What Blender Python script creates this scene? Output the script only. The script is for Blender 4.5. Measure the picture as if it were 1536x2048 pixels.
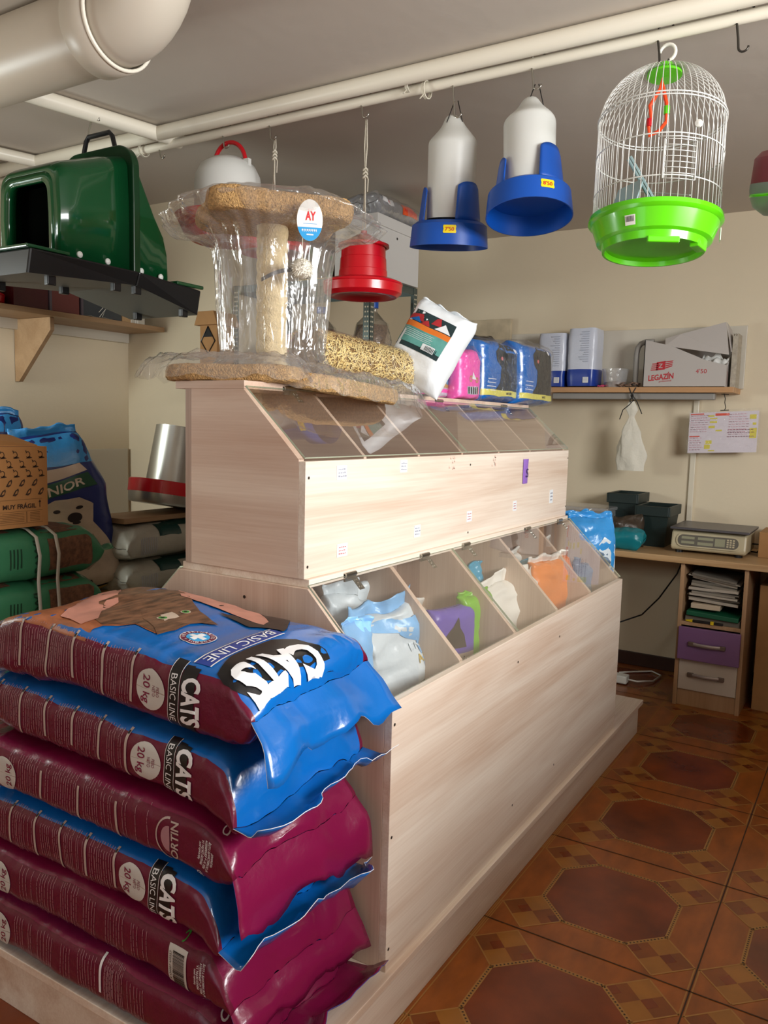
import bpy, bmesh, math, random
from mathutils import Vector, Matrix, noise as mnoise
PI = math.pi
sc = bpy.context.scene
for o in list(bpy.data.objects): bpy.data.objects.remove(o)
COL = sc.collection

# ------------------------------------------------------------------ camera
F_PX, YAW, PITCH, ROLL = 1613.99, 0.5501071, -0.1087414, 0.0257277
CAM = Vector((-1.37736, -0.81199, 1.305))
_d = Vector((math.cos(YAW)*math.cos(PITCH), math.sin(YAW)*math.cos(PITCH), math.sin(PITCH)))
_r0 = Vector((math.sin(YAW), -math.cos(YAW), 0)); _u0 = _r0.cross(_d)
_r = math.cos(ROLL)*_r0 + math.sin(ROLL)*_u0
_u = -math.sin(ROLL)*_r0 + math.cos(ROLL)*_u0
cd = bpy.data.cameras.new('camera'); cam = bpy.data.objects.new('camera', cd); COL.objects.link(cam)
cd.sensor_fit = 'VERTICAL'; cd.sensor_height = 24.0; cd.lens = 24.0*F_PX/2048.0
cd.clip_start = .05; cd.clip_end = 60
M = Matrix((( _r.x, _u.x, -_d.x, CAM.x), (_r.y, _u.y, -_d.y, CAM.y), (_r.z, _u.z, -_d.z, CAM.z), (0, 0, 0, 1)))
cam.matrix_world = M
sc.camera = cam

def _ray(x, y): return _d + _r*((x-768)/F_PX) + _u*((1024-y)/F_PX)
def pX(x, y, X): v = _ray(x, y); return CAM + v*((X-CAM.x)/v.x)
def pY(x, y, Y): v = _ray(x, y); return CAM + v*((Y-CAM.y)/v.y)
def pZ(x, y, Z): v = _ray(x, y); return CAM + v*((Z-CAM.z)/v.z)

# ------------------------------------------------------------------ light
sc.view_settings.view_transform = 'Standard'; sc.view_settings.look = 'None'
sc.view_settings.gamma = 1; sc.view_settings.use_curve_mapping = False
sc.view_settings.exposure = 0.14
w = bpy.data.worlds.new('sky'); sc.world = w; w.use_nodes = True
bg = w.node_tree.nodes['Background']; bg.inputs[0].default_value = (.75, .87, 1, 1); bg.inputs[1].default_value = 1.0
def area(name, loc, target, sx, sy, power, color):
    ld = bpy.data.lights.new(name, 'AREA'); ld.shape = 'RECTANGLE'; ld.size = sx; ld.size_y = sy; ld.energy = power; ld.color = color
    o = bpy.data.objects.new(name, ld); COL.objects.link(o); o.location = loc
    o.rotation_euler = (Vector(target)-Vector(loc)).to_track_quat('-Z', 'Y').to_euler(); return o
# daylight that comes in through the shop window (right) and the street door (behind the camera)
area('window_daylight', (-.1, -2.42, 1.80), (-.1, 0, 1.70), 1.7, .70, 108, (.985, .99, .985))
area('door_daylight', (-3.0, 0.5, 1.25), (0, .5, 1.25), 1.0, 1.9, 3, (1, .93, .86))
area('left_wall_fill', (-.6, 2.62, 1.55), (1.2, 2.4, 1.5), .6, .5, 24, (.93, 1, .96))  # added fill lamp that brightens the left wall; no known window here

# ------------------------------------------------------------------ materials
MATS = {}
def hexc(h):
    h = h.lstrip('#'); c = [int(h[i:i+2], 16)/255 for i in (0, 2, 4)]
    return tuple(((v+.055)/1.055)**2.4 if v > .04045 else v/12.92 for v in c)
def pm(name, col, rough=.5, metal=0, bump=0, bscale=40, trans=0, alpha=1, coat=0, var=0, vscale=8, stretch=None, spec=.5, sheen=0, sub=0):
    if name in MATS: return MATS[name]
    if isinstance(col, str): col = hexc(col)
    m = bpy.data.materials.new(name); m.use_nodes = True; nt = m.node_tree; b = nt.nodes['Principled BSDF']
    b.inputs['Base Color'].default_value = (*col, 1); b.inputs['Roughness'].default_value = rough
    b.inputs['Metallic'].default_value = metal; b.inputs['Transmission Weight'].default_value = trans
    b.inputs['Alpha'].default_value = alpha; b.inputs['Coat Weight'].default_value = coat
    b.inputs['Specular IOR Level'].default_value = spec; b.inputs['Sheen Weight'].default_value = sheen
    if sub:
        b.inputs['Subsurface Weight'].default_value = sub; b.inputs['Subsurface Radius'].default_value = (.03, .03, .03)
    tc = nt.nodes.new('ShaderNodeTexCoord'); mp = nt.nodes.new('ShaderNodeMapping'); nt.links.new(tc.outputs['Object'], mp.inputs[0])
    if stretch: mp.inputs['Scale'].default_value = stretch
    if var:
        n = nt.nodes.new('ShaderNodeTexNoise'); n.inputs['Scale'].default_value = vscale; n.inputs['Detail'].default_value = 6
        nt.links.new(mp.outputs[0], n.inputs[0])
        r = nt.nodes.new('ShaderNodeValToRGB'); r.color_ramp.elements[0].position = .3; r.color_ramp.elements[1].position = .7
        r.color_ramp.elements[0].color = (*[max(0, c*(1-var)) for c in col], 1); r.color_ramp.elements[1].color = (*[min(1, c*(1+var)) for c in col], 1)
        nt.links.new(n.outputs[0], r.inputs[0]); nt.links.new(r.outputs[0], b.inputs['Base Color'])
    if bump:
        n2 = nt.nodes.new('ShaderNodeTexNoise'); n2.inputs['Scale'].default_value = bscale; n2.inputs['Detail'].default_value = 4
        nt.links.new(mp.outputs[0], n2.inputs[0]); bp = nt.nodes.new('ShaderNodeBump'); bp.inputs['Strength'].default_value = bump; bp.inputs['Distance'].default_value = .01
        nt.links.new(n2.outputs[0], bp.inputs['Height']); nt.links.new(bp.outputs[0], b.inputs['Normal'])
    MATS[name] = m; return m
def wood(name, c1, c2, axis, rough=.45, fine=1.0):
    """light laminate, grain running along axis 0/1/2"""
    m = bpy.data.materials.new(name); m.use_nodes = True; nt = m.node_tree; b = nt.nodes['Principled BSDF']; b.inputs['Roughness'].default_value = rough
    tc = nt.nodes.new('ShaderNodeTexCoord')
    def mp(s):
        q = nt.nodes.new('ShaderNodeMapping'); nt.links.new(tc.outputs['Object'], q.inputs[0])
        v = [s[1]]*3; v[axis] = s[0]; q.inputs['Scale'].default_value = v; return q
    def noise(q, sc_, det, dist=0):
        n = nt.nodes.new('ShaderNodeTexNoise'); n.inputs['Scale'].default_value = sc_; n.inputs['Detail'].default_value = det; n.inputs['Distortion'].default_value = dist
        nt.links.new(q.outputs[0], n.inputs[0]); return n
    a = noise(mp((.5, 6)), 1.6, 5, .8); f = noise(mp((1.2, 60)), 3, 3, .3)
    mx = nt.nodes.new('ShaderNodeMath'); mx.operation = 'MULTIPLY_ADD'; mx.inputs[1].default_value = .35*fine; nt.links.new(f.outputs[0], mx.inputs[0]); nt.links.new(a.outputs[0], mx.inputs[2])
    r = nt.nodes.new('ShaderNodeValToRGB'); r.color_ramp.elements[0].position = .45; r.color_ramp.elements[1].position = .9
    r.color_ramp.elements[0].color = (*hexc(c2), 1); r.color_ramp.elements[1].color = (*hexc(c1), 1)
    nt.links.new(mx.outputs[0], r.inputs[0]); nt.links.new(r.outputs[0], b.inputs['Base Color'])
    bp = nt.nodes.new('ShaderNodeBump'); bp.inputs['Strength'].default_value = .08; bp.inputs['Distance'].default_value = .002
    nt.links.new(f.outputs[0], bp.inputs['Height']); nt.links.new(bp.outputs[0], b.inputs['Normal'])
    MATS[name] = m; return m
def film(name, tint=(1, 1, 1), rough=.12, base=.06, edge=.75, bump=.6, bscale=18, milky=.06, gcol=(1, 1, 1), zs=1):
    """thin clear plastic: mostly see-through, glossy at wrinkles"""
    m = bpy.data.materials.new(name); m.use_nodes = True; nt = m.node_tree; nt.nodes.clear()
    out = nt.nodes.new('ShaderNodeOutputMaterial'); t = nt.nodes.new('ShaderNodeBsdfTransparent'); t.inputs[0].default_value = (*tint, 1)
    g = nt.nodes.new('ShaderNodeBsdfGlossy'); g.inputs['Roughness'].default_value = rough; g.inputs[0].default_value = (*gcol, 1)
    d = nt.nodes.new('ShaderNodeBsdfDiffuse'); d.inputs[0].default_value = (.9, .92, .93, 1)
    lw = nt.nodes.new('ShaderNodeLayerWeight'); lw.inputs[0].default_value = .35
    mr = nt.nodes.new('ShaderNodeMapRange'); mr.inputs[3].default_value = base; mr.inputs[4].default_value = edge
    nt.links.new(lw.outputs['Facing'], mr.inputs[0])
    m1 = nt.nodes.new('ShaderNodeMixShader'); m1.inputs[0].default_value = milky; nt.links.new(t.outputs[0], m1.inputs[1]); nt.links.new(d.outputs[0], m1.inputs[2])
    m2 = nt.nodes.new('ShaderNodeMixShader'); nt.links.new(mr.outputs[0], m2.inputs[0]); nt.links.new(m1.outputs[0], m2.inputs[1]); nt.links.new(g.outputs[0], m2.inputs[2])
    nt.links.new(m2.outputs[0], out.inputs[0])
    if bump:
        tc = nt.nodes.new('ShaderNodeTexCoord'); n = nt.nodes.new('ShaderNodeTexNoise'); n.inputs['Scale'].default_value = bscale; n.inputs['Detail'].default_value = 3; n.inputs['Distortion'].default_value = 1.2
        mpn = nt.nodes.new('ShaderNodeMapping'); mpn.inputs['Scale'].default_value = (1, 1, zs); nt.links.new(tc.outputs['Object'], mpn.inputs[0])
        nt.links.new(mpn.outputs[0], n.inputs[0]); bp = nt.nodes.new('ShaderNodeBump'); bp.inputs['Strength'].default_value = bump; bp.inputs['Distance'].default_value = .02
        nt.links.new(n.outputs[0], bp.inputs['Height']); nt.links.new(bp.outputs[0], g.inputs['Normal']); nt.links.new(bp.outputs[0], lw.inputs['Normal'])
    MATS[name] = m; return m

# ------------------------------------------------------------------ mesh helpers
class MB:
    def __init__(s): s.v = []; s.f = []; s.m = []; s.mi = 0
    def add(s, vs, fs, mi=None):
        k = len(s.v); s.v += [tuple(p) for p in vs]; s.f += [tuple(i+k for i in f) for f in fs]; s.m += [s.mi if mi is None else mi]*len(fs); return s
    def box(s, x0, x1, y0, y1, z0, z1, mi=None, T=None):
        vs = [Vector((x, y, z)) for x in (x0, x1) for y in (y0, y1) for z in (z0, z1)]
        if T is not None: vs = [T @ v for v in vs]
        return s.add(vs, [(0, 1, 3, 2), (4, 6, 7, 5), (0, 4, 5, 1), (2, 3, 7, 6), (0, 2, 6, 4), (1, 5, 7, 3)], mi)
    def prism(s, pts, off, mi=None):
        """planar polygon extruded by the vector off"""
        off = Vector(off); n = len(pts); a = [Vector(p) for p in pts]; b = [p+off for p in a]
        return s.add(a+b, [tuple(range(n))[::-1], tuple(range(n, 2*n))]+[(i, (i+1) % n, n+(i+1) % n, n+i) for i in range(n)], mi)
    def tube(s, pts, r, n=10, mi=None, cap=True, closed=False):
        pts = [Vector(p) for p in pts]; N = len(pts); rr = r if isinstance(r, (list, tuple)) else [r]*N
        rings = []; prev = None
        for i, p in enumerate(pts):
            if closed: t = pts[(i+1) % N]-pts[i-1]
            else: t = pts[min(i+1, N-1)]-pts[max(i-1, 0)]
            t.normalize()
            if prev is None:
                a = t.orthogonal().normalized()
            else:
                a = prev-t*prev.dot(t)
                a = a.normalized() if a.length > 1e-6 else t.orthogonal().normalized()
            prev = a; b = t.cross(a)
            rings.append([p+(a*math.cos(2*PI*k/n)+b*math.sin(2*PI*k/n))*rr[i] for k in range(n)])
        vs = [q for ring in rings for q in ring]; fs = []
        for i in range(N if closed else N-1):
            j = (i+1) % N
            for k in range(n): fs.append((i*n+k, i*n+(k+1) % n, j*n+(k+1) % n, j*n+k))
        if cap and not closed: fs += [tuple(range(n))[::-1], tuple((N-1)*n+k for k in range(n))]
        return s.add(vs, fs, mi)
    def lathe(s, prof, n=40, mi=None, c=(0, 0, 0), T=None, sx=1, sy=1):
        """profile [(r,z)] about the local z axis"""
        vs = []; fs = []
        for (r, z) in prof:
            for k in range(n):
                a = 2*PI*k/n; vs.append(Vector((c[0]+r*sx*math.cos(a), c[1]+r*sy*math.sin(a), c[2]+z)))
        if T is not None: vs = [T @ v for v in vs]
        for i in range(len(prof)-1):
            for k in range(n): fs.append((i*n+k, i*n+(k+1) % n, (i+1)*n+(k+1) % n, (i+1)*n+k))
        return s.add(vs, fs, mi)
    def grid(s, fn, nu, nv, mi=None, closeu=False, mfn=None):
        vs = [fn(i/(nu if closeu else nu-1), j/(nv-1)) for j in range(nv) for i in range(nu)]; fs = []; k0 = len(s.f)
        for j in range(nv-1):
            for i in range(nu if closeu else nu-1):
                i2 = (i+1) % nu; fs.append((j*nu+i, j*nu+i2, (j+1)*nu+i2, (j+1)*nu+i))
        s.add(vs, fs, mi)
        if mfn:
            q = 0
            for j in range(nv-1):
                for i in range(nu if closeu else nu-1):
                    s.m[k0+q] = mfn((i+.5)/(nu if closeu else nu-1), (j+.5)/(nv-1)); q += 1
        return s
    def build(s, name, mats, parent=None, smooth=False, bevel=0, solid=0, kind=None, sub=0, label=None, wnorm=False):
        me = bpy.data.meshes.new(name); me.from_pydata(s.v, [], s.f)
        if not isinstance(mats, (list, tuple)): mats = [mats]
        for m in mats: me.materials.append(MATS[m] if isinstance(m, str) else m)
        me.polygons.foreach_set('material_index', s.m)
        if smooth: me.polygons.foreach_set('use_smooth', [True]*len(me.polygons))
        me.update()
        o = bpy.data.objects.new(name, me); COL.objects.link(o)
        if smooth == 'auto': me.set_sharp_from_angle(angle=math.radians(35))
        if solid: md = o.modifiers.new('solid', 'SOLIDIFY'); md.thickness = solid; md.offset = 0
        if bevel: md = o.modifiers.new('bevel', 'BEVEL'); md.width = bevel; md.segments = 2; md.limit_method = 'ANGLE'
        if sub: md = o.modifiers.new('sub', 'SUBSURF'); md.levels = sub; md.render_levels = sub
        if parent is not None:
            o.parent = parent
            w_ = Matrix.Translation((0, 0, 0)); q = parent
            while q is not None: w_ = (q.matrix_parent_inverse @ q.matrix_basis if q.parent else q.matrix_basis) @ w_; q = q.parent
            o.matrix_parent_inverse = w_.inverted()
        if kind: o['kind'] = kind
        if label: o['label'] = label
        return o
def tag(o, label, cat, group=None, kind=None):
    o['label'] = label; o['category'] = cat
    if group: o['group'] = group
    if kind: o['kind'] = kind
    return o
def thing(name, label, cat, loc=(0, 0, 0), rz=0, group=None):
    o = bpy.data.objects.new(name, None); COL.objects.link(o); o.location = loc; o.rotation_euler = (0, 0, rz); o.empty_display_size = .05
    return tag(o, label, cat, group)
def struct(o): o['kind'] = 'structure'; return o
_TX = {}
def text2d(s, h=1.0, bold=0.0, width=None):
    """flat text centred on 0,0 with cap height h (and optional total width)"""
    key = (s, bold)
    if key not in _TX:
        cu = bpy.data.curves.new('t', 'FONT'); cu.body = s; cu.offset = bold; cu.resolution_u = 3
        ob = bpy.data.objects.new('t', cu); COL.objects.link(ob)
        me = bpy.data.meshes.new_from_object(ob); vs = [(v.co.x, v.co.y) for v in me.vertices]; fs = [tuple(p.vertices) for p in me.polygons]
        bpy.data.objects.remove(ob); bpy.data.curves.remove(cu); bpy.data.meshes.remove(me); _TX[key] = (vs, fs)
    vs, fs = _TX[key]
    xs = [v[0] for v in vs]; ys = [v[1] for v in vs]
    k = h/.72; kx = k if width is None else width/(max(xs)-min(xs)); cx = (max(xs)+min(xs))/2
    return [((x-cx)*kx, (y-.36)*k) for x, y in vs], fs
def decal(mb, vf, fn, mi, step=.02, T=None):
    """cut a flat 2-D mesh on a grid and lay it on the surface fn(a,b)"""
    vs, fs = vf
    if T: vs = [T(*v) for v in vs]
    bm = bmesh.new(); bv = [bm.verts.new((x, y, 0)) for x, y in vs]
    for f in fs:
        try: bm.faces.new([bv[i] for i in f])
        except ValueError: pass
    if step:
        for ax in (0, 1):
            lo = min(v[ax] for v in vs); hi = max(v[ax] for v in vs); k = math.ceil(lo/step)
            while k*step < hi:
                co = Vector((k*step, 0, 0)) if ax == 0 else Vector((0, k*step, 0)); no = Vector((1, 0, 0)) if ax == 0 else Vector((0, 1, 0))
                bmesh.ops.bisect_plane(bm, geom=bm.verts[:]+bm.edges[:]+bm.faces[:], plane_co=co, plane_no=no); k += 1
    bm.verts.index_update()
    mb.add([fn(v.co.x, v.co.y) for v in bm.verts], [tuple(v.index for v in f.verts) for f in bm.faces], mi); bm.free()
def poly2(pts): return list(pts), [tuple(range(len(pts)))]
def rect2(x0, x1, y0, y1): return poly2([(x0, y0), (x1, y0), (x1, y1), (x0, y1)])
def disc2(cx, cy, rx, ry=None, n=24): ry = ry or rx; return poly2([(cx+rx*math.cos(2*PI*i/n), cy+ry*math.sin(2*PI*i/n)) for i in range(n)])
def ring2(cx, cy, r0, r1, ry0=None, ry1=None, n=28, a0=0, a1=2*PI):
    ry0 = ry0 or r0; ry1 = ry1 or r1; vs = []; fs = []
    for i in range(n+1):
        a = a0+(a1-a0)*i/n; vs += [(cx+r0*math.cos(a), cy+ry0*math.sin(a)), (cx+r1*math.cos(a), cy+ry1*math.sin(a))]
    for i in range(n): fs.append((2*i, 2*i+1, 2*i+3, 2*i+2))
    return vs, fs
def plane_fn(o, ex, ey, n, off=.0006):
    o = Vector(o); ex = Vector(ex); ey = Vector(ey); n = Vector(n).normalized()*off
    return lambda a, b: o+ex*a+ey*b+n
def hook(mb, top, bottom, r=.003, big=.022, side=(0, 1, 0)):
    """an S-shaped metal hook over a pipe, from top (over the pipe) down to bottom"""
    top = Vector(top); bottom = Vector(bottom); s = Vector(side); pts = []
    for i in range(9):
        a = PI*(1-i/8)*1.1-.1; pts.append(top+s*(math.cos(a)*big)+Vector((0, 0, math.sin(a)*big)))
    q = pts[-1]
    for i in range(1, 5): pts.append(q.lerp(bottom+s*.012+Vector((0, 0, .02)), i/5))
    for i in range(8):
        a = -PI*i/7; pts.append(bottom+Vector((0, 0, .012))+s*(math.cos(a)*.012)+Vector((0, 0, math.sin(a)*.012)))
    mb.tube(pts, r, 6)
# ------------------------------------------------------------------ room
XW, YL, XJ, YJ, ZC = 3.12, 2.72, 1.68, 2.055, 2.41     # back wall, left wall, jog wall, jog side, ceiling
XF, YR = -3.1, -2.5
pm('wall_paint', '#d6c8ad', .7, bump=.05, bscale=60, var=.03, vscale=1.5)
pm('ceiling_paint', '#c6bcb0', .75, bump=.12, bscale=14, var=.04, vscale=1.2)
pm('cream_gloss', '#d9d0bb', .3)
pm('dark_wood', '#3a2016', .45, var=.2)
pm('white_board', '#c9c2b3', .4)
def quad(name, pts, m):
    mb = MB(); mb.add(pts, [(0, 1, 2, 3)]); return struct(mb.build(name, m))
def wallbox(name, x0, x1, y0, y1, z0=0, z1=ZC, m='wall_paint'):
    mb = MB(); mb.box(x0, x1, y0, y1, z0, z1); return struct(mb.build(name, m))
wallbox('wall_back', XW, XW+.12, YR-.12, YJ)
wallbox('wall_jog', XJ, XW+.12, YJ, YL+.12)
mb = MB()                                        # left wall with a small added opening behind the fill lamp, out of frame
for (x0, x1, z0, z1) in [(XF, -1.0, 0, ZC), (-.2, XJ, 0, ZC), (-1.0, -.2, 0, 1.2), (-1.0, -.2, 1.9, ZC)]: mb.box(x0, x1, YL, YL+.12, z0, z1)
struct(mb.build('wall_left', 'wall_paint'))
mb = MB()
for (x0, x1, z0, z1) in [(XF, -1.0, 0, ZC), (.8, XW, 0, ZC), (-1.0, .8, 0, 1.42), (-1.0, .8, 2.2, ZC)]: mb.box(x0, x1, YR-.12, YR, z0, z1)
struct(mb.build('wall_right', 'wall_paint'))
mb = MB()
for (y0, y1, z0, z1) in [(YR-.12, 0, 0, ZC), (1.0, YL+.12, 0, ZC), (0, 1.0, 2.2, ZC)]: mb.box(XF-.12, XF, y0, y1, z0, z1)
struct(mb.build('wall_front', 'wall_paint'))
wallbox('added_shade_wall', -.35, XW, -1.42, -1.34, 0, 1.20, 'dark_wood')  # added unseen partition, shades the lower counter and floor from the window
mb = MB(); mb.box(XF-.12, XW+.12, YR-.12, YL+.12, ZC, ZC+.1); struct(mb.build('ceiling', 'ceiling_paint'))
# baseboards
mb = MB(); mb.box(XW-.012, XW, YR, YJ, 0, .075); struct(mb.build('baseboard_back', 'dark_wood', bevel=.003))
# low white board on the left wall and its strip
mb = MB(); a = pY(125, 885, YL-.012); mb.box(.55, XJ-.02, YL-.014, YL, .3, 1.135); struct(mb.build('trim_1', 'white_board', bevel=.002))
# vertical conduit behind the note on the back wall
mb = MB(); mb.box(XW-.016, XW, .022, .05, .72, 1.47); struct(mb.build('trim_2', 'cream_gloss', bevel=.003))
# white edge strip of the jog corner
mb = MB(); mb.box(XJ-.004, XJ+.03, YJ-.004, YJ+.012, 0, ZC); struct(mb.build('trim_3', 'cream_gloss', bevel=.002))

# floor: glazed tiles with an octagon, checker squares and grout
pm('tile_field', '#94501a', .28, var=.25, vscale=9, stretch=(1, 2.5, 1), bump=.03, bscale=20)
pm('tile_octagon', '#74330e', .25, var=.38, vscale=6, bump=.03, bscale=20)
pm('tile_light', '#9a6324', .28, var=.15, vscale=12)
pm('tile_mid', '#7d4113', .28, var=.2, vscale=12)
pm('tile_line', '#a5763c', .4)
pm('tile_dot', '#2e1407', .4)
pm('grout', '#3b2414', .7)
fl = MB()
fl.box(XF-.12, XW+.12, YR-.12, YL+.12, -.06, 0, 0)
TX, TY, CX0, CY0 = .523, .517, .775, -.268
def flat(pts, z, mi): fl.add([(x, y, z) for x, y in pts], [tuple(range(len(pts)))], mi)
def line(p, q, w_, z, mi):
    p = Vector(p); q = Vector(q); n = (q-p).orthogonal().normalized()*w_/2
    flat([p-n, q-n, q+n, p+n], z, mi)
A_, B_ = .168, .083
for i in range(-7, 6):
    for j in range(-5, 7):
        cx = CX0+i*TX; cy = CY0+j*TY
        if not (XF < cx < XW+.2 and YR < cy < YL+.2): continue
        near = -.6 < cx < 3.0 and -1.3 < cy < 1.2
        oc = [(cx+x, cy+y) for x, y in [(A_, B_), (B_, A_), (-B_, A_), (-A_, B_), (-A_, -B_), (-B_, -A_), (B_, -A_), (A_, -B_)]]
        flat(oc, .0003, 1)
        if not near: continue
        for k in range(8):
            p = Vector(oc[k]); q = Vector(oc[(k+1) % 8]); line(p, q, .012, .0006, 4)
            n = max(2, int((q-p).length/.0095))
            for t in range(n):
                m0 = p.lerp(q, (t+.28)/n); m1 = p.lerp(q, (t+.72)/n); line(m0, m1, .0045, .0009, 5)
        for sx in (-1, 1):
            for sy in (-1, 1):
                p0 = Vector((cx+sx*A_, cy+sy*B_)); p1 = Vector((cx+sx*B_, cy+sy*A_)); d = Vector((sx, sy)).normalized()*(p1-p0).length
                p2, p3 = p1+d, p0+d
                for a in range(2):
                    for b in range(2):
                        def L(u, v): return p0.lerp(p1, u).lerp(p3.lerp(p2, u), v)
                        flat([L(a/2, b/2), L(a/2+.5, b/2), L(a/2+.5, b/2+.5), L(a/2, b/2+.5)], .0003, 2 if (a+b) % 2 else 3)
                        if (a+b) % 2 == 0:
                            flat([L(a/2, b/2), L(a/2+.25, b/2), L(a/2+.25, b/2+.25), L(a/2, b/2+.25)], .0005, 1)
                for (a, b) in ((p1, p2), (p2, p3), (p3, p0)): line(a, b, .004, .0006, 4)
                line(p2, Vector((cx+sx*TX/2, p2.y)), .003, .0006, 4); line(p2, Vector((p2.x, cy+sy*TY/2)), .003, .0006, 4)
        line((cx-TX/2, cy-TY/2), (cx+TX/2, cy-TY/2), .0035, .0011, 6 if j % 2 == 0 else 4)
        line((cx-TX/2, cy-TY/2), (cx-TX/2, cy+TY/2), .0035, .0011, 6)
struct(fl.build('floor', ['tile_field', 'tile_octagon', 'tile_light', 'tile_mid', 'tile_line', 'tile_dot', 'grout']))

# ------------------------------------------------------------------ bulk food counter
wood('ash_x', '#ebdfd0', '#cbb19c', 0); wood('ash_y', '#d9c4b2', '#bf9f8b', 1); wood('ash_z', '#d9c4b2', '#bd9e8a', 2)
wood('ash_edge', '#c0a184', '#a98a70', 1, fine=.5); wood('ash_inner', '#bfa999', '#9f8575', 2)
pm('acrylic_edge', '#b9c4ac', .25)
pm('steel', '#b9b6ae', .28, 1); pm('dark_steel', '#4e4a45', .4, .9)
pm('screw_dark', '#3c332c', .5, .5)
film('acrylic', tint=(.97, .965, .95), rough=.02, base=.055, edge=.6, bump=0, milky=.015)
L_, z1, z2, yl, zl, yu, zu, yt, zt, yb, yl2, t_ = 1.7128, .1452, .7365, .2253, .964, .2363, 1.2203, .4108, 1.394, .5926, .605, .0185
YB2 = yl+yl2                                                           # back of the lower tier
ct = thing('display_counter', 'long two-tier pale ash bin counter with clear sloping lids on a low plinth', 'counter', (.85, .4, 0))
mb = MB(); mb.box(-.38, 2.095, .0, YB2, 0, z1-t_); mb.build('plinth_base', 'ash_x', ct, bevel=.0015)
mb = MB(); mb.box(-.40, 2.112, -.0148, YB2+.015, z1-t_, z1); mb.build('plinth_top', 'ash_x', ct, bevel=.0015)
mb = MB(); mb.box(0, L_, 0, t_, z1, z2)
fn = plane_fn((0, 0, 0), (1, 0, 0), (0, 0, 1), (0, -1, 0))
for (x, z) in [(.010, .689), (.010, .444), (.010, .194), (.676, .66), (1.013, .66), (1.017, .242), (.679, .244)]: decal(mb, disc2(x, z, .0035), fn, 1, 0)
mb.build('lower_front_panel', ['ash_x', 'screw_dark'], ct, bevel=.001)
def end_lower(x0, x1):
    mb = MB(); yb_ = YB2-t_
    prof = [(t_, z1), (t_, z2+.004), (yl-.004, zl-t_), (yl2+.004, zl-t_), (yb_, z2+.004), (yb_, z1)]
    mb.prism([(x0, y, z) for y, z in prof], (x1-x0, 0, 0)); return mb
m_ = end_lower(0, t_); decal(m_, disc2(.40, .905, .004), plane_fn((0, 0, 0), (0, 1, 0), (0, 0, 1), (-1, 0, 0)), 1, 0)
m_.build('lower_end_panel', ['ash_z', 'screw_dark'], ct, bevel=.001); end_lower(L_-t_, L_).build('lower_end_panel', 'ash_z', ct, bevel=.001)
for x in (.352, .688, 1.03, 1.37): end_lower(x-.008, x+.008).build('lower_divider', 'ash_z', ct, bevel=.001)
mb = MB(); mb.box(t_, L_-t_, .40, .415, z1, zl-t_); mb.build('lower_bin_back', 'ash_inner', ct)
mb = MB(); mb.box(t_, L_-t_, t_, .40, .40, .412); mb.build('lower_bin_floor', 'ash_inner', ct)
mb = MB(); mb.box(0, L_, YB2-t_, YB2, z1, z2); mb.build('lower_back_panel', 'ash_x', ct, bevel=.001)
mb = MB(); mb.box(.0105, L_-.0105, yl, yl2, zl-t_, zl); mb.build('ledge', ['ash_x'], ct, bevel=.001)
# sloping acrylic lids
def lid(name, x0, x1, ya, za, yb_, zb_, par):
    n = Vector((0, -(zb_-za), (yb_-ya))).normalized()*.004
    mb = MB(); p = [Vector((x0, ya, za)), Vector((x1, ya, za)), Vector((x1, yb_, zb_)), Vector((x0, yb_, zb_))]
    q = [v+n for v in p]
    mb.add(q, [(0, 1, 2, 3)], 0)
    # edges show as pale green strips
    mb.add(p+q, [(0, 1, 5, 4), (1, 2, 6, 5), (2, 3, 7, 6), (3, 0, 4, 7)], 1)
    return mb.build(name, ['acrylic', 'acrylic_edge'], par)
for (a, b) in [(.002, .686), (.690, 1.7108)]: lid('lower_lid', a, b, .010, z2+.006, yl-.002, zl-t_+.006, ct)
for k, (a, b) in enumerate([(.002, .690), (.694, 1.7108)]): lid('rear_lid', a, b, YB2-.010, z2+.006, yl2+.002, zl-t_+.006, ct)
def hinge(x, y, z, dy, dz):
    """barrel on the ledge edge and a three-screw leaf lying on the lid"""
    d = Vector((0, dy, dz)).normalized(); n = Vector((0, dz, -dy)); n = n if n.z > 0 else -n
    mb = MB(); o = Vector((x, y, z))+n*.006
    mb.tube([o+Vector((-.022, 0, 0)), o+Vector((.022, 0, 0))], .006, 10)
    ex = Vector((1, 0, 0))
    def P(a, b, c): return o+ex*a+d*b+n*c
    for (a0, a1, b0, b1) in [(-.02, .02, 0, .012), (-.004, .018, .012, .045)]:
        vs = [P(a, b, c) for a in (a0, a1) for b in (b0, b1) for c in (-.004, -.002)]
        mb.add(vs, [(0, 1, 3, 2), (4, 6, 7, 5), (0, 4, 5, 1), (2, 3, 7, 6), (0, 2, 6, 4), (1, 5, 7, 3)])
    for b in (.018, .028, .038):
        for a in ((.002, .012) if b != .028 else (.007,)): mb.lathe([(.003, 0), (.002, .0015), (0.0001, .002)], 8, T=Matrix.Translation(P(a, b, -.002)) @ n.to_track_quat('Z', 'Y').to_matrix().to_4x4())
    mb.box(x-.022, x+.022, y-.003, y+.002, z-.014, z+.004)
    mb.build('hinge', 'steel', ct, smooth='auto')
for x in (.165, .525, .78, 1.27, 1.60): hinge(x, yl-.002, zl-t_+.008, -(yl-.0185), -(zl-t_-z2))
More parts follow.
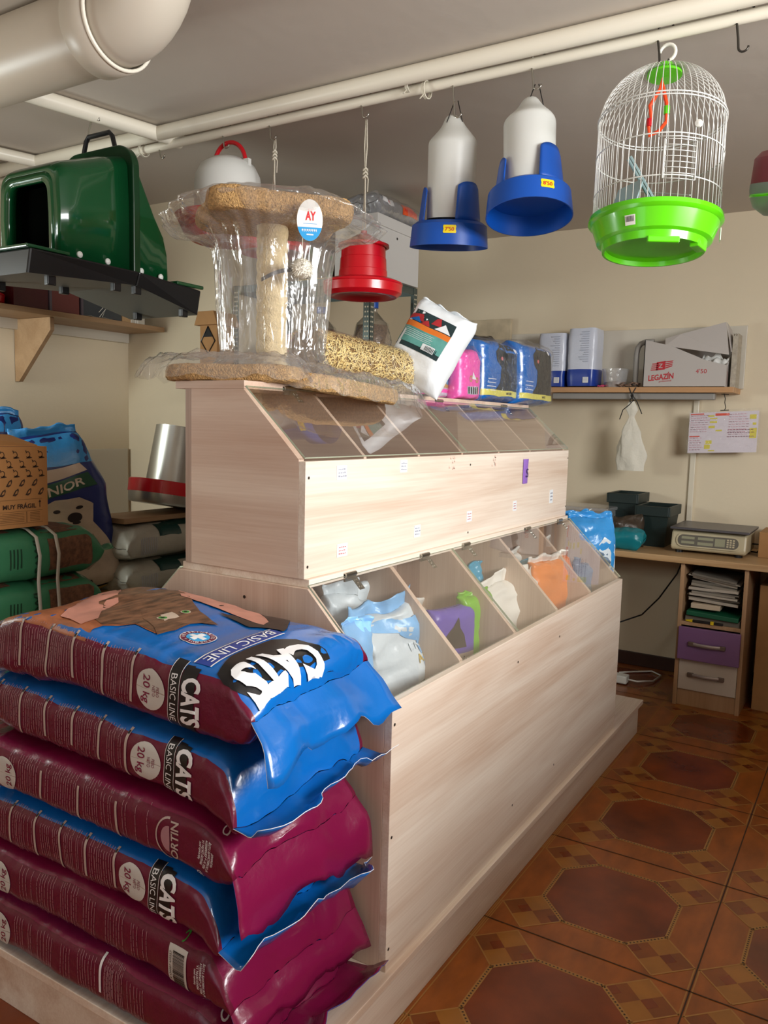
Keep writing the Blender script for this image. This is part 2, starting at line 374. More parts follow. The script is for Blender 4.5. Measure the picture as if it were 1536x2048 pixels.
# upper box
mb = MB(); x0, x1 = .0066, L_-.0066
mb.box(x0, x1, yu, yu+t_, zl, zu)
fn = plane_fn((0, yu, 0), (1, 0, 0), (0, 0, 1), (0, -1, 0))
for (x, z) in [(.018, 1.185), (.018, .99), (.82, 1.19), (.82, .985), (1.70, 1.19), (1.70, 1.0)]: decal(mb, disc2(x, z, .0033), fn, 1, 0)
mb.build('upper_front_panel', ['ash_x', 'screw_dark'], ct, bevel=.001)
def end_upper(a, b):
    mb = MB(); mb.prism([(a, y, z) for y, z in [(yu+t_, zl), (yu+t_, zu+.004), (yt+.002, zt-t_), (yb-t_, zt-t_), (yb-t_, zl)]], (b-a, 0, 0)); return mb
end_upper(x0, x0+t_).build('upper_end_panel', 'ash_y', ct, bevel=.001); end_upper(x1-t_, x1).build('upper_end_panel', 'ash_y', ct, bevel=.001)
for x in (.268, .535, .80, 1.07, 1.344): end_upper(x-.006, x+.006).build('upper_divider', 'ash_y', ct)
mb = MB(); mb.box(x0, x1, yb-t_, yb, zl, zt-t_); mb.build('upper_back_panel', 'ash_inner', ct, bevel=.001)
mb = MB(); mb.box(x0, x1, yt, .625, zt-t_, zt); mb.build('top_board', 'ash_y', ct, bevel=.001)
for (a, b) in [(x0+.001, .798), (.802, x1-.001)]: lid('upper_lid', a, b, yu+.004, zu+.006, yt-.002, zt-t_+.004, ct)
for x in (.165, .62, .93, 1.45): hinge(x, yt-.002, zt-t_+.006, -(yt-yu-t_), -(zt-t_-zu))
# handwritten price stickers and marks
pm('paper', '#dfe3e6', .6); pm('ink_red', '#c4655e', .6); pm('ink_grey', '#9a9aa6', .6); pm('faded_ink', '#e3b9a8', .6); pm('purple_card', '#8a62b4', .55); pm('ink_dark', '#43306a', .6)
rnd = random.Random(4)
def sticker(x, z, w_, h_, ink):
    mb = MB(); fn = plane_fn((x, yu-.0012, z), (1, 0, 0), (0, 0, 1), (0, -1, 0), .0006)
    mb.box(x-w_/2, x+w_/2, yu-.0012, yu, z-h_/2, z+h_/2)
    for k in range(3):
        zz = h_*(.25-.25*k); xx = -w_*.36
        while xx < w_*.3:
            l = rnd.uniform(.08, .2)*w_; decal(mb, rect2(xx, xx+l, zz-h_*.05, zz+h_*.03*rnd.uniform(0, 2)), fn, 1, 0); xx += l+w_*.06
    mb.build('price_sticker', ['paper', ink], ct)
for (x, z, w_, h_, i_) in [(.142, 1.192, .040, .032, 'ink_grey'), (.422, 1.198, .036, .032, 'ink_grey'), (.15, 1.012, .042, .03, 'ink_red'), (.504, 1.021, .034, .032, 'ink_grey'), (.824, 1.034, .034, .032, 'ink_red'), (1.178, 1.04, .03, .034, 'ink_red'), (1.531, 1.05, .034, .05, 'ink_grey')]: sticker(x, z, w_, h_, i_)
fn = plane_fn((0, yu, 0), (1, 0, 0), (0, 0, 1), (0, -1, 0), .0005)
for (cx, cz) in [(.698, 1.196), (.989, 1.198)]:
    mb = MB()
    for k in range(9):
        a = rnd.uniform(-.02, .014); b = rnd.uniform(-.018, .016); decal(mb, rect2(cx+a, cx+a+.009, cz+b, cz+b+.0025), fn, 0, 0); decal(mb, rect2(cx+a, cx+a+.002, cz+b, cz+b+.008), fn, 0, 0)
    mb.build('faded_price_mark', 'faded_ink', ct)
mb = MB(); mb.grid(lambda u, v: Vector((1.237+.044*u, yu-.002-.006*math.sin(u*PI)*(.4+v), 1.112+.085*v)), 8, 6, 0)
fn = plane_fn((1.259, yu-.009, 1.15), (1, 0, 0), (0, 0, 1), (0, -1, 0), .001)
decal(mb, text2d('S', .03, .01), fn, 1, 0)
mb.build('purple_price_note', ['purple_card', 'ink_dark'], ct, label='purple paper price note', smooth=True)
# ------------------------------------------------------------------ sacks
pm('maroon_film', '#7c1240', .27, bump=.25, bscale=26, coat=.3)
pm('maroon_side', '#64102f', .30, bump=.3, bscale=30)
pm('blue_film', '#0a64b4', .24, bump=.22, bscale=22, coat=.4, var=.12, vscale=5)
pm('blue_edge', '#2a3f8c', .4); pm('white_print', '#e9e9ea', .35); pm('fine_print', '#a97c84', .4); pm('bar_print', '#b7a59c', .4)
pm('black_print', '#141315', .35); pm('skin_print', '#c98c7a', .35, var=.22, vscale=14); pm('hair_print', '#2a201e', .35, var=.3, vscale=30)
pm('fur_print', '#6b4a35', .35, var=.65, vscale=26, stretch=(1, 3, 1)); pm('orange_fur_print', '#a4613e', .35, var=.35, vscale=18, stretch=(3, 1, 1)); pm('cream_print', '#cdb9a6', .35)
pm('green_print', '#3f9a3c', .4); pm('badge_print', '#6d1f3e', .4); pm('lightblue_print', '#2fa4e0', .3); pm('silver_print', '#c9c6c0', .35)

class Sack:
    """a filled pillow sack lying along +y from y=0 to y=L, centred on x=0, resting on z=0"""
    def __init__(s, L, W, T, near=.13, far=.1, zn=0., zf=0., n=3.2, amp=.004, seed=0, loc=(0, 0, 0), rz=0, tilt=None, pf=.5, freq=9, endw=1.0):
        s.L, s.W, s.T, s.near, s.far, s.zn, s.zf, s.n, s.amp, s.seed, s.pf, s.freq, s.endw = L, W/2, T/2, near, far, zn, zf, n, amp, seed, pf, freq, endw
        s.M = Matrix.Translation(loc) @ (tilt if tilt is not None else Matrix.Identity(4)) @ Matrix.Rotation(rz, 4, 'Z')
    def t(s, y):
        k = 1.
        for d, p in ((y, s.near), (s.L-y, s.far)):
            u = min(1, max(0, d/p)); k *= max(.0, 1-(1-u)**2)**s.pf
        return s.T*k+.0012
    def zc(s, y):
        a = max(0, 1-y/s.near); b = max(0, 1-(s.L-y)/s.far); return s.T*(s.zn*a**1.5+s.zf*b**1.5)
    def w(s, y):
        a = max(0, 1-y/s.near); b = max(0, 1-(s.L-y)/s.far); return s.W*(1+(s.endw-1)*max(a, b)-.03*math.sin(PI*y/s.L))
    def disp(s, p, y):
        e = 1+2.2*max(0, 1-y/(s.near*1.6))+1.6*max(0, 1-(s.L-y)/(s.far*1.6))
        q = p*s.freq+Vector((s.seed*7.3, s.seed*3.1, 0)); v = mnoise.noise_vector(q)*s.amp*e
        r = mnoise.noise(Vector((q.x*.7+3, q.y*2.6, q.z*.7))); r2 = mnoise.noise(Vector((q.x*3.1+9, q.y*.9, q.z*3.0))); v += Vector((0, 0, 1))*(abs(r)*-s.amp*.9*e)+Vector((.4, .4, 1))*((abs(r2)-.25)*s.amp*1.1*max(0, e-1))
        return p+v
    def raw(s, x, y, z): return s.M @ (s.disp(Vector((x, y, z+s.zc(y))), y)+Vector((0, 0, s.T)))
    def P(s, th, y):
        x, z = s.sq(th); return s.raw(s.w(y)*x, y, s.t(y)*z)
    def sq(s, th):
        # even steps round the section: th runs over a rectangle's edge, pushed out to the superellipse
        k = s.W*1.0; h = max(s.T, .35*s.W); q = (th/(2*PI)) % 1*(4*(k+h))
        if q < 2*h: dx, dz = 1, -1+q/h
        elif q < 2*h+2*k: dx, dz = 1-(q-2*h)/k, 1
        elif q < 4*h+2*k: dx, dz = -1, 1-(q-2*h-2*k)/h
        else: dx, dz = -1+(q-4*h-2*k)/k, -1
        r = (abs(dx)**s.n+abs(dz)**s.n)**(-1/s.n); return dx*r, dz*r
    def mesh(s, mb, nu=56, nv=64, mf=None):
        ys = [s.L*(.5-.5*math.cos(PI*(j/(nv-1)))) for j in range(nv)]
        k0 = len(mb.f); mb.grid(lambda u, v: s.P(2*PI*u, ys[round(v*(nv-1))]), nu, nv, 0, closeu=True)
        if mf:
            q = 0
            for j in range(nv-1):
                for i in range(nu): mb.m[k0+q] = mf(*s.sq(2*PI*(i+.5)/nu), (ys[j]+ys[j+1])/2); q += 1
    def _off(s, f, a, b, off=.0012, flip=1):
        p = f(a, b); h = .002; n = (f(a+h, b)-p).cross(f(a, b+h)-p)
        return p+n.normalized()*off*flip if n.length > 1e-12 else p
    def side(s, sgn=-1, off=.0012):
        """a = distance from the near end, b = -1..1 up the side"""
        def f(a, b):
            b = max(-.985, min(.985, b)); a = max(.002, min(s.L-.002, a))
            return s.raw(sgn*s.w(a)*(1-abs(b)**s.n)**(1/s.n), a, b*s.t(a))
        c = (f(.3*s.L, 0)-s.M @ Vector((0, .3*s.L, s.T))); p = f(.3*s.L, 0); nn = (f(.3*s.L+.01, 0)-p).cross(f(.3*s.L, .1)-p)
        fl = 1 if nn.dot(c) > 0 else -1
        return lambda a, b: s._off(f, a, b, off, fl)
    def top(s, sgn=1, off=.0012):
        """x across (m), a along (m)"""
        def f(x, a):
            a = max(.002, min(s.L-.002, a)); c = max(-.97, min(.97, x/s.w(a)))
            return s.raw(c*s.w(a), a, sgn*s.t(a)*(1-abs(c)**s.n)**(1/s.n))
        return lambda x, a: s._off(f, x, a, off, sgn)
    def flap(s, mb, end, length, bend, mi=0, wf=1.0, jag=.012, nu=28, nv=8, th=.0012, droop=None, edge_mi=None):
        """sewn flap beyond the seam. bend: list of (out, up) direction along its length"""
        y0 = 0 if end == 'near' else s.L; sg = -1 if end == 'near' else 1; rn = random.Random(s.seed*31+5)
        cum = [(0, 0)]
        for (o, u) in bend: cum.append((cum[-1][0]+o, cum[-1][1]+u))
        m = len(bend)
        def f(u, v):
            x = (u*2-1)*s.w(y0)*wf; q = v*m; i = min(m-1, int(q)); fr = q-i
            o = (cum[i][0]*(1-fr)+cum[i+1][0]*fr)*length; h = (cum[i][1]*(1-fr)+cum[i+1][1]*fr)*length
            k = 1+min(jag/length, .35)*mnoise.noise(Vector((u*5+s.seed*3.7, 1.3, 0)))*2.*v
            wv = v*.014*mnoise.noise(Vector((u*4+s.seed*1.9, v, 4)))*2
            base = s.disp(Vector((x/wf*(wf*v+1-v), y0, s.zc(y0))), y0)
            return s.M @ (base+Vector((0, sg*(o*k+wv*.6), h*k+wv))+Vector((0, 0, s.T)))
        A = [[f(i/(nu-1), j/(nv-1)) for i in range(nu)] for j in range(nv)]
        n = lambda j, i: ((A[j][min(i+1, nu-1)]-A[j][max(i-1, 0)]).cross(A[min(j+1, nv-1)][i]-A[max(j-1, 0)][i])).normalized()*th
        vs = [A[j][i] for j in range(nv) for i in range(nu)]+[A[j][i]+n(j, i) for j in range(nv) for i in range(nu)]
        N = nu*nv; F = []; E = []
        for j in range(nv-1):
            for i in range(nu-1):
                a, b, c, d = j*nu+i, j*nu+i+1, (j+1)*nu+i+1, (j+1)*nu+i; F += [(a, b, c, d), (N+d, N+c, N+b, N+a)]
        j = (nv-1)*nu
        for i in range(nu-1): E.append((j+i, j+i+1, N+j+i+1, N+j+i))
        for j in range(nv-1):
            E.append((j*nu, (j+1)*nu, N+(j+1)*nu, N+j*nu)); E.append((j*nu+nu-1, N+j*nu+nu-1, N+(j+1)*nu+nu-1, (j+1)*nu+nu-1))
        k = len(mb.v); mb.v += [tuple(p) for p in vs]
        for fc in F: mb.f.append(tuple(i+k for i in fc)); mb.m.append(mi)
        for fc in E: mb.f.append(tuple(i+k for i in fc)); mb.m.append(mi if edge_mi is None else edge_mi)

# materials of a cat food sack, by slot
CM = ['maroon_side', 'maroon_film', 'blue_film', 'white_print', 'fine_print', 'bar_print', 'black_print', 'silver_print', 'maroon_film', 'green_print', 'skin_print', 'hair_print', 'fur_print', 'orange_fur_print', 'cream_print', 'badge_print', 'lightblue_print', 'blue_edge']
def fine_lines(mb, S, fn, a0, a1, rn, gap=.0062, top=.78, bot=-.85, dens=.85):
    a = a0
    while a < a1:
        if rn.random() < dens:
            b = top-rn.uniform(0, .05); e = bot+rn.uniform(0, .5)*(rn.random() < .6)
            while b > e:
                l = rn.uniform(.06, .5); decal(mb, rect2(a, a+.0011, max(e, b-l), b), fn, 4, .25); b -= l+.035
        a += gap*rn.uniform(.8, 1.3)
def catsack(i, z, L, W, T, up, x, y, rz, label, flap, zn, seed, extra=None, tilt=None):
    t_ = thing('cat_food_sack', label, 'sack', (x, y+.4, z), 0, 'stacked cat food sacks')
    S = Sack(L, W, T, near=.060 if up else .085, far=.26 if i == 1 else .09, zf=-.8 if i == 1 else 0, zn=zn, amp=.0055, seed=seed, loc=(x, y, z), rz=rz, tilt=tilt, endw=1.0, n=4.6)
    mb = MB()
    def mf(x, s, yy):
        if abs(x) > .935: return 0
        return (2 if up else 1) if s > 0 else (1 if up else 2)
    S.mesh(mb, 120, 150, mf)
    fn = S.side(-1); fn2 = S.side(-1, .0019); rn = random.Random(seed)
    tt = T/2
    if up:
        R = lambda a0, b0=0: (lambda tx, ty: (a0-ty, b0-tx/tt))
    else:
        R = lambda a0, b0=0: (lambda tx, ty: (a0+ty, b0+tx/tt))
    if up:
        decal(mb, rect2(.118, .140, -.80, .78), fn, 6, .02)
        decal(mb, rect2(.132, .150, -.82, .80), fn, 6, .02)
        decal(mb, text2d('CATS', .040, .035, .084), fn2, 3, .008, T=R(.124))
        decal(mb, rect2(.152, .153, -.82, .85), fn, 3, .05); decal(mb, rect2(.177, .178, -.82, .85), fn, 3, .05)
        decal(mb, rect2(.153, .177, -.82, .85), fn, 6, .05)
        decal(mb, text2d('BASIC LINE', .0145, 0, .084), fn2, 3, .01, T=R(.165))
        decal(mb, ring2(.222, 0, .0001, .036, .0001, .036/tt), fn, 7, .02)
        decal(mb, text2d('20 kg', .017, .01, .050), fn2, 8, .01, T=R(.232)); decal(mb, text2d('PESO', .007, 0, .018), fn2, 8, .01, T=R(.204)); decal(mb, text2d('NETO', .007, 0, .019), fn2, 8, .01, T=R(.214))
        a = .272; k = 0
        while a < L-.08:
            decal(mb, rect2(a-.003, a+.003, -.45-.3*rn.random(), .80), fn, 5, .1)
            decal(mb, rect2(a-.002, a+.002, .66, .74), fn2, 6, .1)
            fine_lines(mb, S, fn, a+.008, a+.070, rn); a += .080
        decal(mb, rect2(L-.06, L-.012, -.6, .5), fn, 7, .1)
    elif seed == 3:
        decal(mb, ring2(.150, -.05, .032, .035, .60, .66, a0=PI*-.5, a1=PI*.5, n=18), fn, 5, .02, T=lambda a, b: (a, b))
        decal(mb, ring2(.150, -.05, .0001, .022, .0001, .40, a0=PI*-.5, a1=PI*.5, n=14), fn, 4, .02)
        decal(mb, text2d('ORTIN', .018, .02, .068), fn, 5, .008, T=R(.138, -.05))
        for (s_, a, h_, w_) in [('Fabricado para:', .094, .0048, .030), ('PIENSOS ORTIN, S.A.', .087, .0050, .046), ('REG. Nº: a ESP30000014', .080, .0050, .055), ('Nº DE FABRICANTE Y LOTE', .073, .0050, .060), ('VER ENVASE', .066, .0050, .028)]:
            decal(mb, text2d(s_, h_, .01, w_), fn, 3, .02, T=R(a-.012, .05))
        decal(mb, ring2(.078, -.72, .005, .0068, .005/tt, .0068/tt, n=16), fn, 3, 0); decal(mb, disc2(.078, -.72, .0028, .0028/tt, 6), fn, 3, 0)
        fine_lines(mb, S, fn, .205, .27, rn, dens=.6, gap=.007); a = .285
        while a < L-.2:
            decal(mb, rect2(a-.003, a+.003, -.5-.3*rn.random(), .5), fn, 5, .1); fine_lines(mb, S, fn, a+.008, a+.10, rn); a += .112
        decal(mb, ring2(.622, -.1, .0001, .036, .0001, .036/tt), fn, 7, .02); decal(mb, text2d('20 kg', .017, .01, .050), S.side(-1, .0018), 8, .01, T=R(.612, -.1))
    else:
        if seed == 5:
            decal(mb, rect2(.108, .154, -.72, .60), fn, 7, .02)
            b = -.60; fn2 = S.side(-1, .002)
            while b < .42: w_ = rn.choice([.012, .02, .035]); decal(mb, rect2(.113, .142, b, b+w_), fn2, 6, .1); b += w_+rn.choice([.014, .022])
            decal(mb, text2d('8 436007 410357', .005, 0, .055), fn2, 6, .02, T=lambda tx, ty: (.148+ty, -.05+tx/tt))
            decal(mb, ring2(.13, .80, .0035, .0055, .0035/tt, .0055/tt, n=12, a0=.4, a1=5), fn, 9, 0)
            for (s_, a, h_, w_) in [('Fabricado para:', .094, .0048, .030), ('PIENSOS ORTIN, S.A.', .087, .0050, .046), ('REG. Nº: a ESP30000014', .080, .0050, .055), ('Nº DE FABRICANTE Y LOTE', .073, .0050, .060)]:
                decal(mb, text2d(s_, h_, .01, w_), fn, 3, .02, T=R(a-.006, 0))
            decal(mb, ring2(.078, -.78, .005, .0068, .005/tt, .0068/tt, n=16), fn, 3, 0); decal(mb, disc2(.078, -.78, .0028, .0028/tt, 6), fn, 3, 0)
        else:
            decal(mb, rect2(.330, .336, -.35, .80), fn, 3, .1); fine_lines(mb, S, fn, .27, .325, rn, gap=.004)
        a = .212
        while a < .60:
            fine_lines(mb, S, fn, a, a+.05, rn, gap=.008, dens=.9, top=rn.uniform(.55, .75)); a += .068
        decal(mb, ring2(.655, -.1, .0001, .036, .0001, .036/tt), fn, 7, .02); decal(mb, text2d('20 kg', .017, .01, .050), S.side(-1, .0018), 8, .01, T=R(.645, -.1))
    if extra: extra(mb, S)
    mb.build('sack_body', CM, t_, smooth=True)
    fm = MB(); S.flap(fm, 'near', *flap['a'], mi=2 if up else 1, wf=flap.get('wf', 1.05), jag=flap.get('jag', .012), edge_mi=3 if up else 17)
    fm.build('sewn_flap', CM, t_, smooth=True, label='blue flap' if up else 'magenta flap')
    return t_, S
def top_art(mb, S):
    fn = S.top(1, .0013); fn2 = S.top(1, .0019); fn3 = S.top(1, .0025); Mi = S.M.inverted()
    def Q(x, y, z=None):
        z = .86
        for _ in range(8):
            p = Mi @ pZ(x, y, z); a = max(.01, min(S.L-.01, p.y)); c = max(-.96, min(.96, p.x/S.w(a)))
            z = .5*z+.5*(S.raw(c*S.w(a), a, S.t(a)*(1-abs(c)**S.n)**(1/S.n)).z)
        return (p.x, p.y)
    def poly(pts, mi, f=fn, z=.874): decal(mb, poly2([Q(x, y, z) for x, y in pts]), f, mi, .025)
    decal(mb, poly2([Q(*p) for p in [(189, 1258), (208, 1252), (273, 1250), (309, 1268), (353, 1262), (380, 1250), (408, 1236)]]+[(.13, .45), (.183, .52), (.183, .785), (-.186, .785), (-.187, .66), (-.187, .40)]), fn, 13, .02)
    decal(mb, poly2([Q(*p) for p in [(190, 1240), (208, 1250), (273, 1249), (309, 1266), (353, 1262), (380, 1250), (408, 1235)]]+[(.13, .45), (.183, .47), (.183, .63), (.08, .66)]), fn2, 12, .02)
    poly([(118, 1234), (150, 1218), (175, 1207), (238, 1196), (240, 1206), (205, 1225), (197, 1239), (164, 1250)], 10, fn3)
    poly([(330, 1183), (400, 1184), (462, 1200), (511, 1217), (538, 1248), (528, 1253), (489, 1240), (440, 1220), (402, 1207), (360, 1197)], 10, fn3)
    poly([(440, 1190), (484, 1205), (522, 1216), (580, 1237), (576, 1260), (569, 1266), (533, 1259), (500, 1257), (470, 1243), (439, 1227), (470, 1234), (528, 1253), (538, 1248), (511, 1217), (462, 1200)], 11, S.top(1, .0028))
    poly([(283, 1222), (330, 1212), (388, 1216), (408, 1230), (439, 1252), (405, 1248), (380, 1250), (353, 1262), (312, 1272), (310, 1256), (288, 1240)], 12, fn3)
    poly([(318, 1232), (340, 1226), (356, 1236), (330, 1245)], 14, S.top(1, .0028))
    for (x, y) in ((325, 1239), (369, 1226)):
        decal(mb, disc2(*Q(x, y), .011), S.top(1, .0032), 14, 0); decal(mb, disc2(*Q(x, y), .008), S.top(1, .0036), 9, 0); decal(mb, disc2(*Q(x, y), .004), S.top(1, .004), 6, 0)
    for (x, y, r) in ((445, 1216, .006), (500, 1224, .005)): decal(mb, disc2(*Q(x, y), r, r*.6), S.top(1, .0034), 6, 0)
    c = Q(397, 1276, .872); decal(mb, disc2(*c, .036), fn, 3, .02); decal(mb, disc2(*c, .034), fn2, 15, .02); decal(mb, disc2(*c, .023), fn3, 16, .02)
    for a in (0, PI/2): 
        decal(mb, poly2([(c[0]+math.cos(a+b)*r, c[1]+math.sin(a+b)*r) for b, r in ((-.3, .019), (.3, .019), (PI-.3, .019), (PI+.3, .019))]), S.top(1, .0028), 3, .02)
    for k, chx in enumerate('FORMULA VETERINARIOS'):
        if chx == ' ': continue
        a = PI*.5-k*2*PI/20.5
        decal(mb, text2d(chx, .007, .01), S.top(1, .0028), 3, 0, T=lambda tx, ty, a=a: (c[0]+(.0285+ty)*math.cos(a+PI)+tx*math.sin(a+PI), c[1]+(.0285+ty)*math.sin(a+PI)-tx*math.cos(a+PI)))
    # CATS / BASIC LINE: read from the near end, letters upside down to the camera
    o = Vector(Q(562, 1327, .866)); R = lambda dx, dy: (lambda tx, ty: (o.x+dx-tx, o.y+dy-ty))
    decal(mb, poly2([(o.x+x, o.y+y) for x, y in [(-.128, .018), (-.11, .055), (-.05, .072), (.06, .072), (.11, .05), (.13, .0), (.125, -.03), (.06, -.038), (-.04, -.04), (-.10, -.02)]]), fn, 6, .02)
    decal(mb, text2d('CATS', .066, .05, .215), S.top(1, .0034), 3, .008, T=R(0, 0))
    decal(mb, rect2(o.x-.10, o.x+.11, o.y+.076, o.y+.079), fn2, 3, .02); decal(mb, rect2(o.x-.10, o.x+.11, o.y+.112, o.y+.115), fn2, 3, .02); decal(mb, rect2(o.x-.10, o.x+.11, o.y+.079, o.y+.112), fn, 17, .02)
    decal(mb, text2d('BASIC LINE', .021, .0, .185), fn2, 3, .02, T=R(.004, .0955))
def blue_words(mb, S):
    fn = S.top(1, .001); R = lambda dx, dy: (lambda tx, ty: (dx-tx, dy-ty))
    decal(mb, text2d('CATS', .062, .045, .215), fn, 3, .02, T=R(0, .14)); decal(mb, rect2(-.13, .12, .17, .20), fn, 6, .02)
    decal(mb, ring2(-.11, .10, .014, .022, n=14, a0=PI, a1=2*PI), fn, 6, .01)
def end_words(mb, S):
    fn = S.top(1, .0014)
    decal(mb, text2d('COMPLETE FOOD FOR CATS', .012, .02, .335), fn, 3, .008, T=lambda tx, ty: (tx+.0, .048+ty))
specs = [  # from the bottom up
 (6, .147, .120, False, -.215, .075, .00, 'bottom sack of the stack, maroon, lying on the wooden plinth', dict(a=(.060, [(.9, .1), (.6, .5)])), -.75, 6, end_words),
 (5, .268, .119, False, -.212, .065, .010, 'maroon sack with barcode and COMPLETE FOOD FOR CATS, second from bottom of stack', dict(a=(.040, [(.4, -.7), (.2, -.9)])), -.75, 5, end_words),
 (4, .388, .118, True, -.222, .088, -.01, 'sack with blue upper face and torn flap, third from bottom of stack', dict(a=(.060, [(.9, -.1), (.4, .6)]), jag=.03), -.7, 4, blue_words),
 (3, .507, .118, False, -.222, .062, .01, 'maroon sack with ORTIN emblem on its side, third from top of stack', dict(a=(.070, [(.35, -.6), (.15, -.9)])), -.55, 3, end_words),
 (2, .626, .118, True, -.222, .050, -.012, 'sack with blue end and lifted flap, right under the top sack', dict(a=(.058, [(.8, .0), (.5, .45)]), jag=.03), -.7, 2, blue_words),
 (1, .745, .142, True, -.215, .045, .012, 'topmost sack showing a woman and a tabby cat, drooping blue flap', dict(a=(.085, [(.45, -.4), (.30, -.6)]), wf=1.14, jag=.02), .05, 1, top_art),
]
for (i, z, T, up, x, y, rz, lab, fl_, zn, seed, ex) in specs:
    catsack(i, z, .80, .385, T, up, x, y, rz, lab, fl_, zn, seed, ex, tilt=Matrix.Rotation({1: .052, 2: .028, 3: .010}.get(i, 0), 4, 'X'))
# ------------------------------------------------------------------ pipes under the ceiling
pm('pipe_paint', '#efe8d6', .32); pm('duct_paint', '#cdc4b4', .38); pm('rubber_ring', '#efe9d9', .4)
pm('wire_white', '#e3e0d4', .35); pm('rope_white', '#d9d2bf', .8, bump=.4, bscale=200); pm('black_wire', '#1c1a19', .5)
PXX = .92
def pipe(name, p, q, r, label, mat='pipe_paint', extra=None):
    mb = MB(); mb.tube([p, q], r, 20); 
    if extra: extra(mb)
    o = mb.build(name, mat, smooth='auto'); return tag(o, label, 'pipe')
p0, p1 = Vector((.885, YR, ZC-.030)), Vector((.885, YL, ZC-.030))
pipe('ceiling_pipe', p0, p1, .026, 'thicker cream pipe running along the ceiling above the hanging feeders')
pipe('ceiling_pipe', (PXX+.025, YR, ZC-.052), (PXX+.025, YL, ZC-.052), .016, 'thinner cream pipe beside the thicker one, carrying most of the hooks')
a = pZ(-60, 152, ZC-.03); b = pZ(352, 279, ZC-.03)
def coupl(mb): mb.lathe([(.001, -.02), (.03, -.02), (.03, .02), (.001, .02)], 20, T=Matrix.Translation(b) @ (b-a).to_track_quat('Z', 'Y').to_matrix().to_4x4())
pipe('white_pipe', a+(a-b).normalized()*.1, b, .027, 'bright white pipe above the green litter house, meeting the long pipes', extra=coupl)
a = pZ(-120, 280, ZC-.03); b = pZ(80, 325, ZC-.03)
pipe('white_pipe', a, b, .025, 'short white pipe end at the left picture edge below the other white pipe')
# large duct with elbow
t_ = thing('drain_duct', 'large cream drain duct with bell end and elbow, top left under the ceiling', 'duct', (.1, 1.2, 2.2))
e = pZ(238, 46, 2.22); e = Vector((.1, e.y, 2.235)); R_ = .105
e = pX(238, 46, .12); zc_ = e.z
mb = MB(); mb.tube([(e.x, 2.7, zc_), (e.x, e.y, zc_)], R_, 48, cap=False); mb.build('duct_tube', 'duct_paint', t_, smooth=True)
mb = MB(); mb.tube([(e.x, e.y+.10, zc_), (e.x, e.y+.085, zc_), (e.x, e.y+.01, zc_), (e.x, e.y, zc_)], [R_, R_+.012, R_+.012, R_+.002], 48, cap=False); mb.build('duct_socket', 'duct_paint', t_, smooth=True)
mb = MB(); mb.tube([(e.x+math.cos(k*PI/24)*(R_+.006), e.y+.0, zc_+math.sin(k*PI/24)*(R_+.006)) for k in range(48)], .005, 8, closed=True); mb.build('seal_ring', 'rubber_ring', t_, smooth=True)
mb = MB(); pts = [(e.x, e.y+.04, zc_), (e.x, e.y, zc_)]+[(e.x-.0, e.y-.13*math.sin(k*PI/16), zc_+.13*(1-math.cos(k*PI/16))) for k in range(1, 9)]
mb.tube(pts, R_-.003, 48, cap=False); mb.build('duct_elbow', 'duct_paint', t_, smooth=True)

HG = 'S-hooks on the ceiling pipes'
def add_hook(x, y, top, bot, label, mat='steel'):
    mb = MB(); hook(mb, (x, y, top), (x, y, bot)); o = mb.build('metal_hook', mat, smooth=True); return tag(o, label, 'hook', HG)
for (px_, py_, ln, lab) in [(325, 290, .05, 'empty metal hook left of the white drinker, below the white pipe end'), (453, 262, .06, 'metal hook holding the red handle of the white drinker'), (547, 238, .07, 'metal hook above the carpeted cat tree'), (732, 190, .07, 'metal hook holding the knotted cord of the red feeder'),
                            (918, 160, .11, 'metal hook of the lower-hanging blue and white drinker'), (1077, 113, .09, 'metal hook of the drinker beside the birdcage'), (1332, 58, .09, 'dark metal hook above the birdcage'), (1492, 20, .10, 'empty dark hook at the upper right picture edge')]:
    p = pX(px_, py_, PXX+.02); add_hook(PXX+.02, p.y, ZC-.035-.012, p.z-ln, lab, 'dark_steel' if 'dark' in lab else 'steel')
for k, (px_, py_) in enumerate([(288, 300), (820, 170), (853, 180)]):
    p = pX(px_, py_, PXX+.02); mb = MB()
    for q in range(3): mb.tube([p+Vector((.0+.026*math.cos(a/6*PI), .004*q-.004, .026*math.sin(a/6*PI)-.0)) for a in range(13)], .0022, 6, closed=False)
    mb.tube([p+Vector((-.02, 0, -.02)), p+Vector((-.03, .006, -.035)), p+Vector((-.02, .012, -.03))], .002, 6)
    tag(mb.build('wire_loop', 'rope_white', smooth=True), ['white tie wound on the pipes left of the empty hook', 'left of two white ties wound on the pipes above the stored boxes', 'right of two white ties wound on the pipes above the stored boxes'][k], 'tie')

